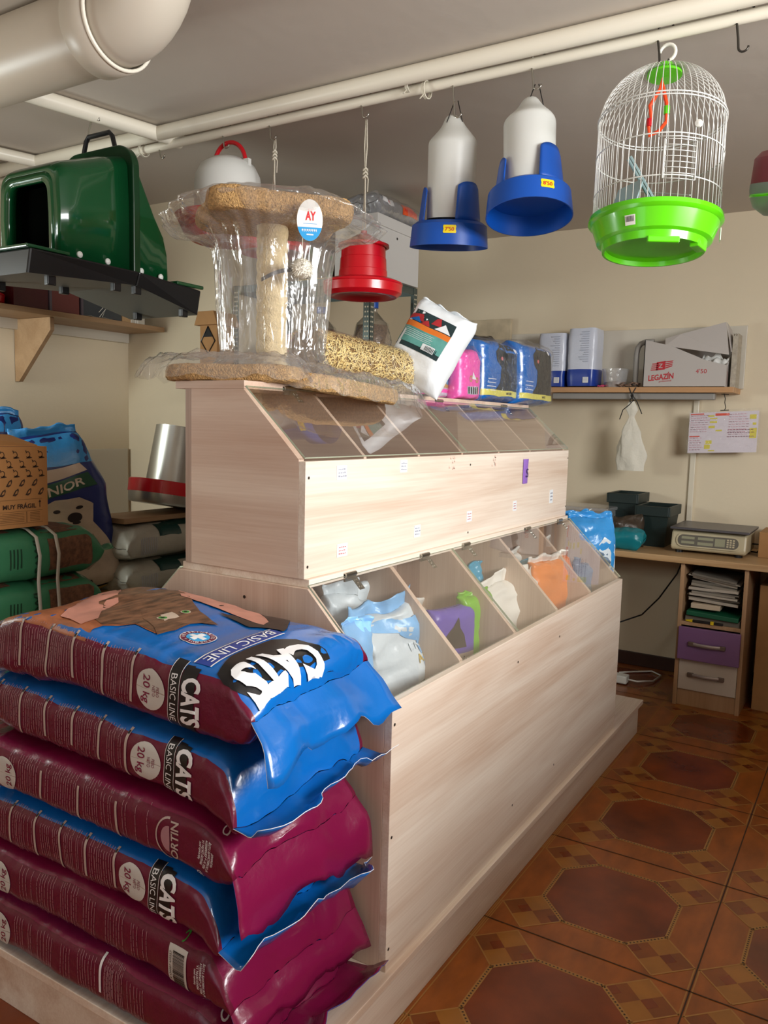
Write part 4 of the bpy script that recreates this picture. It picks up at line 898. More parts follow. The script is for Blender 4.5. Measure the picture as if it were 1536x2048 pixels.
# roll of golden straw in clear plastic
pm('straw', '#dcbe78', .6, var=.4, vscale=50); pm('straw_light', '#ecd493', .5); pm('straw_dark', '#7a5a26', .7, var=.3, vscale=60)
p0 = pY(612, 706, .50); p1 = pY(816, 748, .47); ax = (p1-p0); LEN = ax.length; ax.normalize(); RS = .070; p1 = p0+ax*LEN
sr = thing('straw_roll', 'clear cylinder packed with golden straw lying between cat tree and white bag', 'straw pack', (p1.x, p1.y, 1.394))
Ms = frame(p0, ax.cross(Vector((0, 0, 1))), Vector((0, 0, 1)).cross(ax).cross(ax) * -1, ax)
mb = MB(); mb.lathe([(.0001, 0), (RS-.01, 0), (RS-.002, .01), (RS-.002, LEN-.01), (RS-.01, LEN), (.0001, LEN)], 40, mi=2, T=Ms)
rn = random.Random(8)
for k in range(5200):
    a = rn.uniform(0, 2*PI); z = rn.uniform(.0, LEN); L2 = rn.uniform(.006, .014); th = rn.gauss(PI/2*.3, .7); w_ = rn.uniform(.0007, .0013); rr = RS-rn.uniform(-.0015, .002)
    if rn.random() < .12: # end cap straws
        r2 = math.sqrt(rn.random())*RS*.95; c = Vector((r2*math.cos(a), r2*math.sin(a), LEN+.001)); t = Vector((math.cos(th*3), math.sin(th*3), 0)); n = Vector((-t.y, t.x, 0))
    else:
        c = Vector((rr*math.cos(a), rr*math.sin(a), z)); tg = Vector((-math.sin(a), math.cos(a), 0)); t = tg*math.sin(th)+Vector((0, 0, 1))*math.cos(th); n = tg*math.cos(th)-Vector((0, 0, 1))*math.sin(th)
    mb.add([Ms @ (c-t*L2-n*w_), Ms @ (c+t*L2-n*w_), Ms @ (c+t*L2+n*w_), Ms @ (c-t*L2+n*w_)], [(0, 1, 2, 3)], rn.choice([0, 0, 1, 1]))
mb.build('straw_filling', ['straw', 'straw_light', 'straw_dark'], sr)
mb = MB(); mb.grid(lambda u, v: Ms @ Vector(((RS+.004+.003*mnoise.noise(Vector((u*14, v*6, 1))))*math.cos(2*PI*u), (RS+.004+.003*mnoise.noise(Vector((u*14, v*6, 1))))*math.sin(2*PI*u), -.02+(LEN+.03)*v)), 64, 30, closeu=True); mb.build('plastic_sleeve', 'clear_film', sr, smooth=True)

# white seed bag leaning on the packs
pm('white_film', '#e8edf0', .32, bump=.35, bscale=20); pm('label_dark', '#22373a', .35); pm('label_teal', '#5d9c95', .35, var=.2, vscale=30); pm('label_orange', '#d9742a', .35); pm('label_red', '#a52a30', .35, var=.3, vscale=30)
pm('sky_film', '#3a8fd0', .25, bump=.4, bscale=22, var=.1, vscale=8)
def standing(name, label, cat, o, up, face, L, W, T, mats, mf=None, dec=None, group=None, seed=1, near=.03, far=.05, amp=.005, flapl=.0, flapmi=0, n=3.2, wrap=None, zf=0, freq=12, nu=48, nv=48, part='bag_body', endw=1.0, jag=.01, bend=None):
    """an upright pouch; o = centre of its base"""
    up = Vector(up).normalized(); face = Vector(face).normalized(); xd = up.cross(face).normalized(); face = xd.cross(up).normalized()
    t_ = thing(name, label, cat, o, 0, group)
    base = Vector(o)-face*T/2
    S = Sack(L, W, T, near=near, far=far, amp=amp, seed=seed, loc=base, tilt=frame((0, 0, 0), xd, up, face), n=n, zf=zf, freq=freq, endw=endw)
    mb = MB(); S.mesh(mb, nu, nv, mf)
    if dec: dec(mb, S)
    mb.build(part, mats, t_, smooth=True)
    if flapl:
        fm = MB(); S.flap(fm, 'far', flapl, bend or [(1, 0)], mi=flapmi, jag=jag); fm.build('bag_top', mats, t_, smooth=True)
    if wrap:
        S2 = Sack(L+.012, W+.014, T+.012, near=near, far=far, amp=amp*1.4, seed=seed+9, loc=base-face*.006-up*.002, tilt=frame((0, 0, 0), xd, up, face), n=n, freq=18)
        wm = MB(); S2.mesh(wm, nu, nv); wm.build('shrink_wrap', wrap, t_, smooth=True)
    return t_, S
b0 = pY(820, 768, .44); t0 = b0+VR*.097+Vector((0, 0, .19)); upd = t0-b0
def dec(mb, S):
    f1 = S.top(1, .001); f2 = S.top(1, .0018); f3 = S.top(1, .0026); L = S.L; w_ = S.W*.80; f1, f2, f3 = [(lambda a, b, g=g: g(a-.12*S.W, b)) for g in (f1, f2, f3)]
    decal(mb, rect2(-w_, w_, L*.36, L*.84), f1, 1, .02); decal(mb, rect2(-w_, w_, L*.42, L*.62), f2, 2, .02)
    decal(mb, rect2(-w_, w_, L*.62, L*.69), f2, 3, .02)
    for (x0, x1, a, b) in [(-w_, -.2*w_, .71, .80), (.1*w_, .5*w_, .74, .84), (-.3*w_, .1*w_, .69, .76)]: decal(mb, poly2([(x0, L*a), (x1, L*(a+.01)), (x1-.01, L*b), (x0+.01, L*(b-.02))]), f2, 4, .02)
    decal(mb, poly2([(.3*w_, .70*L), (.95*w_, .70*L), (.62*w_, .80*L)]), f3, 0, .02); decal(mb, poly2([(-.9*w_, .70*L), (-.3*w_, .70*L), (-.5*w_, .76*L)]), f3, 5, .02)
    decal(mb, rect2(.15*w_, .75*w_, L*.40, L*.48), f3, 0, .02)
    for k in range(9): decal(mb, rect2(.18*w_+k*.06*w_, .205*w_+k*.06*w_, L*.41, L*.465), S.top(1, .0032), 1, .02)
    for k in range(5): decal(mb, rect2(-.85*w_, .5*w_-.08*w_*(k % 2), L*(.50+.022*k), L*(.504+.022*k)), f3, 0, .02)
standing('seed_bag', 'white plastic seed bag with dark label leaning between straw roll and pink pack', 'bag', b0+Vector((.0, .0, 0)), upd, -(VF*.88+VR*.48), .25, .20, .11, ['white_film', 'label_dark', 'label_teal', 'label_orange', 'label_red', 'blue_film'], dec=dec, seed=21, near=.06, far=.05, amp=.0035, flapl=.004, n=3.4)
# pink and blue packs, dog food packs
pm('pink_film', '#ee58b0', .3, bump=.3, bscale=24); pm('gold_band', '#b79c4d', .35); pm('yellow_band', '#d8cf62', .4); pm('dog_fur_print', '#1d2322', .45, var=.7, vscale=40, stretch=(3, 1, .5)); pm('teal_film', '#1193b7', .25, bump=.3, bscale=24); pm('silver_film', '#c6ccd6', .25, .2, bump=.4, bscale=30); pm('tongue_print', '#c5615f', .4); pm('gloss_black', '#0f1012', .2, bump=.5, bscale=24)
def rel(px0, px1, ytop, ybot, Y): a = pY(px0, ybot, Y); b = pY(px1, ybot, Y); c = pY((px0+px1)/2, ytop, Y); return a.x, b.x, c.z
YP = .40
def dogdec(word):
    def dec(mb, S):
        L, w_ = S.L, S.W; f1 = S.top(1, .001); f2 = S.top(1, .002); f3 = S.top(1, .003)
        decal(mb, poly2([(-.55*w_, .02), (.96*w_, .02), (.96*w_, .60*L), (.75*w_, .84*L), (.35*w_, .95*L), (-.2*w_, .94*L), (-.48*w_, .80*L), (-.40*w_, .64*L), (-.2*w_, .55*L), (-.25*w_, .3*L), (-.5*w_, .16*L)]), f1, 1, .015)
        decal(mb, poly2([(-.98*w_, .018), (.98*w_, .018), (.98*w_, .040), (-.98*w_, .040)]), f2, 2, .015)
        decal(mb, disc2(-.18*w_, .70*L, .010, .007), f2, 3, 0); decal(mb, text2d(word, .010, .01), f3, 4, .0, T=lambda a, b: (a+.2*w_, b+.029))
        decal(mb, disc2(.55*w_, .88*L, .010, .008), f2, 5, 0)
        for k in range(4): decal(mb, rect2(-.85*w_+.004*k, -.45*w_, .16*L+.05*L*k*1.3, .17*L+.05*L*k*1.3), f2, 5, .02)
    return dec
x0, x1, zt_ = rel(967, 1043, 682, 800, YP)
standing('dog_food_pack', 'shrink-wrapped blue dog food pack with black dog, next to the pink pack', 'pack', ((x0+x1)/2, YP+.055, 1.396), (0, .04, 1), (0, -1, .05), zt_-1.396, x1-x0, .12, ['blue_film', 'dog_fur_print', 'yellow_band', 'tongue_print', 'black_print', 'white_print'], dec=dogdec('MAXIM'), group='wrapped dog food packs', seed=31, near=.02, far=.035, amp=.0035, wrap='clear_film', n=5)
x0, x1, zt_ = rel(1044, 1106, 688, 806, YP-.03)
standing('dog_food_pack', 'shrink-wrapped blue dog food pack with black dog, at the far end of the counter top', 'pack', ((x0+x1)/2, YP+.028, 1.394), (0, .04, 1), (0, -1, .05), zt_-1.394, x1-x0, .13, ['blue_film', 'dog_fur_print', 'yellow_band', 'tongue_print', 'black_print', 'white_print'], dec=dogdec('MAXI'), group='wrapped dog food packs', seed=32, near=.02, far=.035, amp=.0035, wrap='clear_film', n=5)
def pinkdec(mb, S):
    f1 = S.top(1, .001); f2 = S.top(1, .002); L, w_ = S.L, S.W
    decal(mb, rect2(-.5*w_, .5*w_, .018, .045), f1, 1, .01)
    for k in range(5): decal(mb, rect2(-.45*w_+k*.2*w_, -.35*w_+k*.2*w_, .02, .043), f2, 2, .01)
    decal(mb, ring2(-.2*w_, .42*L, .007, .011), f1, 3, .01); decal(mb, ring2(.35*w_, .40*L, .006, .010), f1, 3, .01); decal(mb, poly2([(-.1*w_, .42*L), (.3*w_, .40*L), (.0, .56*L)]), f1, 4, .01)
x0, x1, zt_ = rel(928, 966, 698, 800, YP)
standing('treat_pack', 'bright pink pack with gold emblem beside the black-dog packs', 'pack', ((x0+x1)/2, YP+.04, 1.396), (0, 0, 1), (0, -1, 0), zt_-1.396, x1-x0+.02, .07, ['pink_film', 'silver_film', 'black_print', 'gold_band', 'white_print'], dec=pinkdec, seed=33, near=.012, far=.05, amp=.004, wrap='clear_film')
x0, x1, zt_ = rel(868, 930, 697, 792, YP)
def bdec(mb, S):
    f1 = S.top(1, .001); L, w_ = S.L, S.W
    decal(mb, rect2(-.97*w_, .97*w_, .30*L, .97*L), f1, 1, .02); decal(mb, rect2(-.97*w_, .97*w_, .035, .065), f1, 2, .02); decal(mb, rect2(-.97*w_, .97*w_, .005, .03), f1, 3, .02); decal(mb, text2d('PREMIUM', .011, .01), S.top(1, .002), 4, .02, T=lambda a, b: (a, b+.05))
standing('treat_pack', 'silver and blue pack with gold band behind the leaning white bag', 'pack', ((x0+x1)/2, YP+.085, 1.396), (0, 0, 1), (0, -1, 0), zt_-1.396, x1-x0, .06, ['silver_film', 'teal_film', 'gold_band', 'pink_film', 'black_print'], dec=bdec, seed=34, near=.012, far=.02, amp=.003, wrap='clear_film', n=5)
x0, x1, zt_ = rel(930, 975, 668, 790, .53)
standing('black_bag', 'glossy black bag standing behind the pink pack', 'bag', ((x0+x1)/2, .53, 1.396), (0, 0, 1), (0, -1, 0), zt_-1.396, x1-x0+.03, .09, ['gloss_black'], seed=35, near=.02, far=.04, amp=.006)

# ------------------------------------------------------------------ bags inside the lower bins
pm('frost_film', '#cfd9de', .35, bump=.5, bscale=18, var=.05, vscale=6); pm('paleblue_film', '#86b9e6', .3, bump=.4, bscale=20, var=.2, vscale=10); pm('purple_film', '#5f4aa8', .35, bump=.3, bscale=20); pm('green_film', '#6fae22', .3, bump=.3, bscale=20); pm('orange_film', '#e8822e', .3, bump=.35, bscale=20, var=.08, vscale=6); pm('greyblue_film', '#77899c', .3, bump=.4, bscale=20); pm('paper_white', '#e5e2da', .5, bump=.3, bscale=20)
BG = 'opened food bags inside the lower bins'
def binbag(label, px0, px1, yt, Y, T, mats, zb=.414, up=(0, 0, 1), face=(-.25, -.95, .2), **k):
    a = pY(px0, yt, Y); b = pY(px1, yt, Y); c = pY((px0+px1)/2, yt, Y); L = max(.1, c.z-zb)
    return standing('food_bag', label, 'bag', ((a.x+b.x)/2, Y, zb), up, face, L/Vector(up).normalized().z, abs(b.x-a.x), T, mats, group=BG, **k)
binbag('crumpled translucent white bag at the back of the nearest bin', 664, 745, 1195, .30, .08, ['frost_film', 'paleblue_film'], seed=41, near=.03, far=.10, amp=.010, flapl=.04, jag=.02)
def d1(mb, S):
    f1 = S.top(1, .0015); f2 = S.top(1, .0025); L = S.L; w_ = S.W
    decal(mb, poly2([(-.9*w_, L*.97), (.85*w_, L*.95), (.95*w_, L*.20), (.6*w_, L*.3), (.6*w_, L*.80), (-.1*w_, L*.88)]), f1, 1, .02)
    decal(mb, rect2(.30*w_, .80*w_, L*.50, L*.585), f1, 2, .02); decal(mb, text2d('EN', .020, .02), f2, 0, .02, T=lambda a, b: (a+.55*w_, b+L*.77)); decal(mb, text2d('AN', .018, .02), f1, 3, .02, T=lambda a, b: (a+.62*w_, b+L*.70))
binbag('white and sky blue bag with dark lettering at the front of the nearest bin', 770, 862, 1222, .15, .10, ['frost_film', 'paleblue_film', 'hair_print', 'gold_band'], up=(-.12, .1, 1), seed=42, near=.03, far=.12, amp=.009, flapl=.03, flapmi=1, dec=d1)
binbag('narrow pale blue bag by the left wall of the nearest bin', 690, 735, 1250, .13, .05, ['paleblue_film'], seed=43, near=.03, far=.06, amp=.006, up=(0, 0, 1), flapl=.01)
def d2(mb, S):
    f1 = S.top(1, .0015); f2 = S.top(1, .0025); L = S.L; w_ = S.W
    decal(mb, poly2([(-.5*w_, L*.72), (.5*w_, L*.72), (.4*w_, L*.80), (.2*w_, L*.86), (.12*w_, L*.94), (-.1*w_, L*.87), (-.4*w_, L*.82)]), f1, 1, .02)
    decal(mb, rect2(-.2*w_, .95*w_, L*.58, L*.68), f1, 2, .02); decal(mb, text2d('niu', .030, .01), f2, 1, .02, T=lambda a, b: (a+.42*w_, b+L*.63))
binbag('purple bag with black cat silhouette in the second bin', 864, 926, 1215, .17, .06, ['purple_film', 'hair_print', 'cream_print'], seed=44, near=.03, far=.03, amp=.005, dec=d2, n=5)
binbag('bright green bag edge beside the purple one in the second bin', 930, 968, 1190, .145, .05, ['green_film'], seed=45, near=.03, far=.03, amp=.007, flapl=.015)
binbag('grey-white open bag lining behind the purple bag in the second bin', 838, 935, 1200, .28, .06, ['paper_white'], seed=46, near=.03, far=.05, amp=.010, flapl=.03, jag=.02)
binbag('crumpled white bag filling the third bin', 960, 1050, 1165, .19, .10, ['paper_white', 'sky_film'], seed=47, near=.03, far=.12, amp=.011, flapl=.035, jag=.025)
binbag('turquoise bag corner at the right of the third bin', 1010, 1045, 1128, .27, .04, ['teal_film'], seed=48, near=.03, far=.05, amp=.010)
binbag('turquoise bag tip at the left of the third bin', 936, 960, 1128, .26, .04, ['teal_film'], seed=49, near=.03, far=.05, amp=.010)
binbag('orange bag leaning in the fourth bin', 1077, 1124, 1120, .15, .08, ['orange_film', 'paper_white'], seed=50, near=.03, far=.06, amp=.009, flapl=.02, flapmi=1, jag=.02)
binbag('white torn bag behind the orange one in the fourth bin', 1025, 1078, 1098, .28, .08, ['paper_white'], seed=51, near=.03, far=.08, amp=.012, flapl=.02, jag=.02)
binbag('translucent white bag at the back of the farthest bin', 1110, 1172, 1090, .26, .08, ['frost_film'], seed=52, near=.03, far=.08, amp=.011, flapl=.02, jag=.02)
binbag('grey-blue bag with pink edge at the front of the farthest bin', 1160, 1196, 1118, .14, .08, ['greyblue_film', 'tongue_print'], seed=53, near=.03, far=.06, amp=.010, flapl=.02)

# tall bags standing on the far end of the plinth
def dsky(mb, S):
    f1 = S.top(1, .0015); f2 = S.top(1, .0025); L = S.L; w_ = S.W
    decal(mb, poly2([(-.9*w_, L*.50), (.9*w_, L*.45), (.9*w_, L*.86), (.4*w_, L*.91), (.0, L*.85), (-.5*w_, L*.90), (-.9*w_, L*.84)]), f1, 1, .03)
    decal(mb, rect2(-.5*w_, .2*w_, L*.60, L*.66), f2, 2, .03); decal(mb, text2d('NEN', .034, .02), S.top(1, .0035), 0, .03, T=lambda a, b: (a-.15*w_, b+L*.63))
    decal(mb, rect2(-.98*w_, .98*w_, L*.02, L*.34), f1, 3, .03)
TG = 'tall food bags at the far counter end'
standing('tall_food_bag', 'tall sky blue and white food bag standing past the far counter end', 'bag', (1.86, .135, .147), (-.02, .05, 1), (-.75, -.65, 0), .80, .19, .09, ['sky_film', 'frost_film', 'hair_print', 'purple_film', 'orange_film'], dec=dsky, group=TG, seed=61, near=.04, far=.13, amp=.007, flapl=.02)
standing('tall_food_bag', 'blue bag top peeking over the counter end left of the taller one', 'bag', (1.86, .30, .147), (.0, -.03, 1), (-.75, -.65, 0), .80, .17, .09, ['sky_film', 'frost_film'], group=TG, seed=62, near=.04, far=.14, amp=.007, flapl=.02)
# ------------------------------------------------------------------ far right: wall shelf
wood('shelf_wood', '#c79a6c', '#a87b50', 1, .45); wood('desk_wood', '#c9a77d', '#a98458', 1, .35); wood('cab_wood', '#bf9c78', '#a27c58', 2, .4)
pm('grey_card', '#b3aca6', .6); pm('brand_red', '#b3202c', .5); pm('card_inside', '#2c2926', .7); pm('cling', '#d8d8d4', .35); pm('grey_box', '#8e8a84', .45); pm('pack_white', '#c9cedb', .3, bump=.25, bscale=20); pm('pack_blue', '#1a3a94', .3); pm('pack_text', '#a9aebd', .5)
XS = 2.93
shv = thing('long_shelf', 'long beige wall shelf with pale backboard above the desk', 'shelf', (XW-.1, .3, 1.50))
zs = 1.528
mb = MB(); mb.box(XS-.03, XW, -.17, 1.40, zs-.028, zs); mb.build('shelf_board', 'shelf_wood', shv, bevel=.002)
mb = MB(); mb.box(XW-.016, XW-.001, -.185, 1.40, zs, 1.845); mb.build('backboard', 'white_board', shv, bevel=.002)
mb = MB(); mb.box(XS, XS+.05, -.08, .76, zs-.062, zs-.03); tag(mb.build('strip_light', 'grey_box', bevel=.004), 'unlit grey strip light fixed under the wall shelf', 'lamp')
def sackbox(name, label, x0, x1, y0, y1, z0, z1_, mats, dec=None, T=None, group=None, wrap=None, cat='pack', part='bag_body'):
    t_ = thing(name, label, cat, ((x0+x1)/2, (y0+y1)/2, z0), 0, group)
    nx = 8
    def f(u, v):
        a = 2*PI*u; c, s_ = math.cos(a), math.sin(a); e = .35; k = 1-.06*abs(v*2-1)**6; sh = 1 if 0.02 < v < .98 else 0
        x = (x0+x1)/2+(x1-x0)/2*k*sh*math.copysign(abs(c)**e, c); y = (y0+y1)/2+(y1-y0)/2*k*sh*math.copysign(abs(s_)**e, s_)
        p = Vector((x, y, z0+(z1_-z0)*v)); return p+mnoise.noise_vector(p*14)*.004*sh
    mb = MB(); mb.grid(f, 64, 44, 0, closeu=True, mfn=(lambda u, v: 1 if v < .30 else 0) if len(mats) > 1 else None)
    if dec: dec(mb)
    mb.build(part, mats, t_, smooth='auto')
    return t_
def packdec(y0, y1, z0, z1_, x):
    def dec(mb):
        fn = plane_fn((x-.004, 0, 0), (0, 1, 0), (0, 0, 1), (-1, 0, 0), .001); rn = random.Random(int(y0*100))
        for k in range(14):
            z = z1_-.03-k*.012; decal(mb, rect2(y0+.03, y0+.03+rn.uniform(.02, .05), z, z+.004), fn, 2, 0)
        decal(mb, rect2(y0+.025, y0+.055, z0+.025, z0+.055), fn, 3, 0)
        for k in range(6): decal(mb, rect2(y0+.028, y0+.052, z0+.03+k*.004, z0+.032+k*.004), plane_fn((x-.005, 0, 0), (0, 1, 0), (0, 0, 1), (-1, 0, 0), .001), 2, 0)
    return dec
PG = 'white and blue nappy packs on the wall shelf'
sackbox('nappy_pack', 'white and blue plastic pack on the wall shelf, nearer the dog food packs', 2.93, 3.08, .700, .860, zs, 1.83, ['pack_white', 'pack_blue', 'pack_text', 'white_tag'], packdec(.70, .84, zs, 1.83, 2.93), group=PG)
sackbox('nappy_pack', 'wider white and blue plastic pack on the wall shelf beside the clear tub', 2.92, 3.09, .530, .690, zs, 1.85, ['pack_white', 'pack_blue', 'pack_text', 'white_tag'], packdec(.535, .67, zs, 1.85, 2.92), group=PG)
film('clear_tub', tint=(.9, .88, .85), rough=.2, base=.1, edge=.5, bump=.2, milky=.22)
pm('scrap_brown', '#7d6352', .7, var=.5, vscale=40)
t_ = thing('clear_tub', 'clear plastic tub with brown scraps on the shelf, left of the grey-handled box', 'tub', (3.0, .42, zs))
mb = MB(); mb.lathe([(.0001, .002), (.055, .002), (.068, .085), (.070, .10), (.064, .10)], 32, c=(3.0, .44, zs)); mb.build('tub_wall', 'clear_tub', t_, smooth='auto')
mb = MB(); mb.lathe([(.0001, .003), (.052, .003), (.054, .03), (.0001, .038)], 24, c=(3.0, .44, zs)); mb.build('tub_contents', 'scrap_brown', t_, smooth='auto')
mb = MB(); rn = random.Random(3)
for k in range(26): 
    q = Vector((2.96+rn.uniform(-.02, .04), .36+rn.uniform(-.05, .05), zs+.004+rn.uniform(0, .02))); mb.lathe([(.0001, -.004), (.02, 0), (.0001, .006)], 7, T=Matrix.Translation(q) @ Matrix.Rotation(rn.uniform(-.5, .5), 4, 'X'))
tag(mb.build('brown_scraps', 'scrap_brown', smooth=True), 'loose brown treats lying on the wall shelf beside the clear tub', 'treats', kind='stuff')
mb = MB(); mb.grid(lambda u, v: Vector((2.95+.05*v, .52-.09*u, zs+.004+.012*abs(mnoise.noise(Vector((u*5, v*4, 2))))*2)), 14, 8); tag(mb.build('pink_wrapper', pm('pink_paper', '#cf4a70', .5), smooth=True, solid=.001), 'small pink wrapper lying on the wall shelf below the nappy packs', 'wrapper')
# grey handled container behind the box
t_ = thing('grey_container', 'grey plastic container with tall loop handle left of the LEGAZIN box', 'container', (3.02, .27, zs))
mb = MB(); mb.box(2.96, 3.08, .12, .268, zs, 1.72); mb.build('container_body', 'grey_box', t_, bevel=.01)
mb = MB(); mb.tube([(2.97, .325, zs+.01), (2.97, .325, 1.70), (2.97, .32, 1.735), (2.97, .305, 1.755), (2.97, .28, 1.765), (2.97, .24, 1.765)], .014, 10); mb.build('loop_handle', 'grey_box', t_, smooth=True)
# torn cardboard box
lb = thing('torn_carton', 'grey carton reading LEGAZIN with raised torn flap on the wall shelf', 'box', (2.99, .06, zs))
XB = 2.915; ya, yb2 = .272, -.125
def X2(pts, x): return [Vector((x, y, z)) for y, z in pts]
mb = MB()
fp = [(ya, zs), (yb2, zs), (yb2, 1.635), (-.03, 1.66), (.14, 1.735), (ya, 1.768)]
mb.prism(X2(fp, XB), (.004, 0, 0)); fnb = plane_fn((XB, 0, 0), (0, -1, 0), (0, 0, 1), (-1, 0, 0), .0008)
decal(mb, text2d('LEGAZÍN', .028, .03, .125), fnb, 1, 0, T=lambda a, b: (a*.996-.182, b+1.580+a*.10))
decal(mb, text2d('professional', .010, .0, .06), fnb, 1, 0, T=lambda a, b: (a-.160, b+1.560+a*.10))
for k in range(4): decal(mb, poly2([(-.235+.002*k, 1.612+.010*k), (-.205, 1.613+.010*k), (-.195, 1.617+.0105*k), (-.205, 1.619+.010*k), (-.235+.002*k, 1.617+.010*k)]), fnb, 1, 0); decal(mb, poly2([(-.165, 1.620+.011*k), (-.130, 1.632+.008*k), (-.128+.002*k, 1.638+.008*k), (-.165, 1.627+.010*k)]), fnb, 1, 0)
decal(mb, poly2([(-.208, 1.612), (-.165, 1.617), (-.163, 1.660), (-.206, 1.654)]), fnb, 1, 0); decal(mb, text2d('Z', .022, .02), plane_fn((XB, 0, 0), (0, -1, 0), (0, 0, 1), (-1, 0, 0), .0018), 0, 0, T=lambda a, b: (a-.186, b+1.636))
decal(mb, text2d("4'50", .022, 0, .052), fnb, 1, 0, T=lambda a, b: (a+.012, b+1.607))
mb.build('front_panel', ['grey_card', 'brand_red'], lb)
mb = MB(); mb.prism([(XB, ya, zs), (3.09, ya, zs), (3.09, ya, 1.77), (XB, ya, 1.768)], (0, -.004, 0)); mb.build('side_panel', 'grey_card', lb)
mb = MB(); mb.prism([(XB, yb2, zs), (3.09, yb2, zs), (3.09, yb2, 1.72), (XB, yb2, 1.635)], (0, -.004, 0)); decal(mb, text2d('LEGAZÍN', .012, .01, .06), lambda a, b: Vector((XB+.03-b, yb2-.0055, zs+.05+a)), 1, 0); mb.build('side_panel', ['grey_card', 'brand_red'], lb)
mb = MB(); mb.prism([(3.09, ya, zs), (3.09, yb2, zs), (3.09, yb2, 1.78), (3.09, ya, 1.78)], (.004, 0, 0)); mb.box(XB, 3.09, yb2, ya, zs, zs+.004); mb.build('back_panel', 'grey_card', lb)
mb = MB(); mb.prism([(XB+.0, .17, 1.735), (XB+.002, -.135, 1.685), (XB+.02, -.11, 1.845), (XB+.02, .10, 1.795), (XB+.02, .175, 1.775)], (.004, 0, .0)); mb.prism([(XB+.022, -.112, 1.842), (XB+.02, -.14, 1.70), (3.07, -.15, 1.70), (3.07, -.115, 1.82)], (0, -.003, 0)); mb.build('torn_flap', 'grey_card', lb)
mb = MB(); mb.grid(lambda u, v: Vector((XB+.015+.05*v+.02*mnoise.noise(Vector((u*6, v*5, 1))), .12-.25*u, 1.60+.06*v+.05*mnoise.noise(Vector((u*7, v*4, 3)))+(.02 if u > .5 else 0))), 40, 20); mb.build('crumpled_contents', ['cling'], lb, smooth=True)
mb = MB(); mb.box(XB+.03, 3.08, yb2+.01, ya-.01, zs+.01, 1.60); mb.build('dark_interior', 'card_inside', lb)
# magazines behind the box
mb = MB()
for k in range(7): mb.box(2.95, 3.07, -.168+.0035*k, -.165+.0035*k+.0005, zs, 1.79-.006*(k % 3))
tag(mb.build('magazine_bundle', pm('worn_paper', '#a59c8c', .7, var=.2, vscale=60)), 'worn bundle of papers standing right of the LEGAZIN carton', 'papers')

# hanging white bag and note
t_ = thing('hanging_cloth_bag', 'crumpled white cloth bag hanging from black wire under the shelf', 'bag', (2.90, .31, 1.10))
pm('white_cloth', '#d8d3c4', .7, bump=.3, bscale=60)
def fb(u, v):
    a = 2*PI*u; z = 1.455-.36*v; prof = [.012, .03, .012, .03, .052, .06, .066, .07, .07, .068]; i = v*(len(prof)-1); k = min(len(prof)-2, int(i)); r = prof[k]*(1-(i-k))+prof[k+1]*(i-k)
    r *= 1+.22*mnoise.noise(Vector((math.cos(a)*2, math.sin(a)*2, z*14)))+.10*math.sin(4*a+z*18)
    return Vector((2.905+r*.35*math.cos(a), .318-.012*v+r*math.sin(a), z))
mb = MB(); mb.grid(fb, 48, 44, closeu=True); mb.add([fb(i/48, 1.) for i in range(48)], [tuple(range(48))]); mb.build('cloth_bag', 'white_cloth', t_, smooth=True)
mb = MB(); mb.tube([(2.898, .335, 1.525), (2.895, .32, 1.49), (2.9, .31, 1.46), (2.9, .325, 1.44), (2.897, .36, 1.41), (2.897, .375, 1.36)], .0025, 6); mb.tube([(2.898, .30, 1.525), (2.895, .318, 1.49), (2.90, .29, 1.45), (2.898, .262, 1.39)], .0025, 6); mb.tube([(2.9+.012*math.cos(a), .318+.008*math.sin(a*2), 1.47+.02*math.sin(a)) for a in [k*PI/6 for k in range(12)]], .003, 6, closed=True); mb.build('black_wire', 'black_wire', t_)
t_ = thing('price_note', 'handwritten price list in clear sleeve hanging by a wire below the shelf', 'note', (3.0, -.12, 1.19))
pm('note_paper', '#d6cdd4', .5); pm('note_pink', '#c98f9c', .6); pm('note_yellow', '#d6c84a', .6); pm('note_red', '#d9503a', .6); pm('note_dark', '#7c4250', .6)
mb = MB(); yy0, yy1, zz0, zz1 = .045, -.285, 1.195, 1.408
def fnN(a, b): return Vector((3.0-.006*math.sin(a*9)+.0, yy0-a, zz0+b+a*.055))
mb.grid(lambda u, v: fnN(.325*u, .205*v), 14, 6, 0)
def fnNo(a, b): return fnN(a, b)+Vector((-.0012, 0, 0))
rn = random.Random(12)
decal(mb, rect2(.125, .19, .186, .198), fnNo, 3, .03); decal(mb, rect2(.005, .07, .195, .200), fnNo, 3, .03); decal(mb, rect2(.005, .055, .082, .087), fnNo, 3, .03)
for (a0, a1, b0, b1, st) in [(.008, .085, .10, .188, .0115), (.19, .27, .08, .19, .0125), (.008, .06, .01, .075, .012)]:
    b = b1
    while b > b0:
        x = a0
        while x < a1: l = rn.uniform(.006, .016); decal(mb, rect2(x, x+l, b, b+.0022), fnNo, rn.choice([1, 1, 4]), .03); decal(mb, rect2(x, x+.0012, b-.001, b+.005), fnNo, 1, .0); x += l+.004
        b -= st
for (x, b, w_, h_) in [(.09, .182, .03, .008), (.10, .17, .035, .006), (.10, .15, .035, .01), (.095, .125, .03, .012), (.13, .108, .03, .008), (.285, .165, .03, .022), (.30, .135, .016, .012), (.288, .07, .032, .05), (.085, .045, .03, .018), (.08, .02, .028, .022), (.10, .008, .03, .006)]: decal(mb, rect2(x, x+w_, b, b+h_), lambda a, c: fnN(a, c)+Vector((-.0008, 0, 0)), 2, .03)
for b in (.112, .098, .078): 
    x = .185
    while x < .30: l = rn.uniform(.006, .014); decal(mb, rect2(x, x+l, b, b+.003), fnNo, 4, .03); x += l+.003
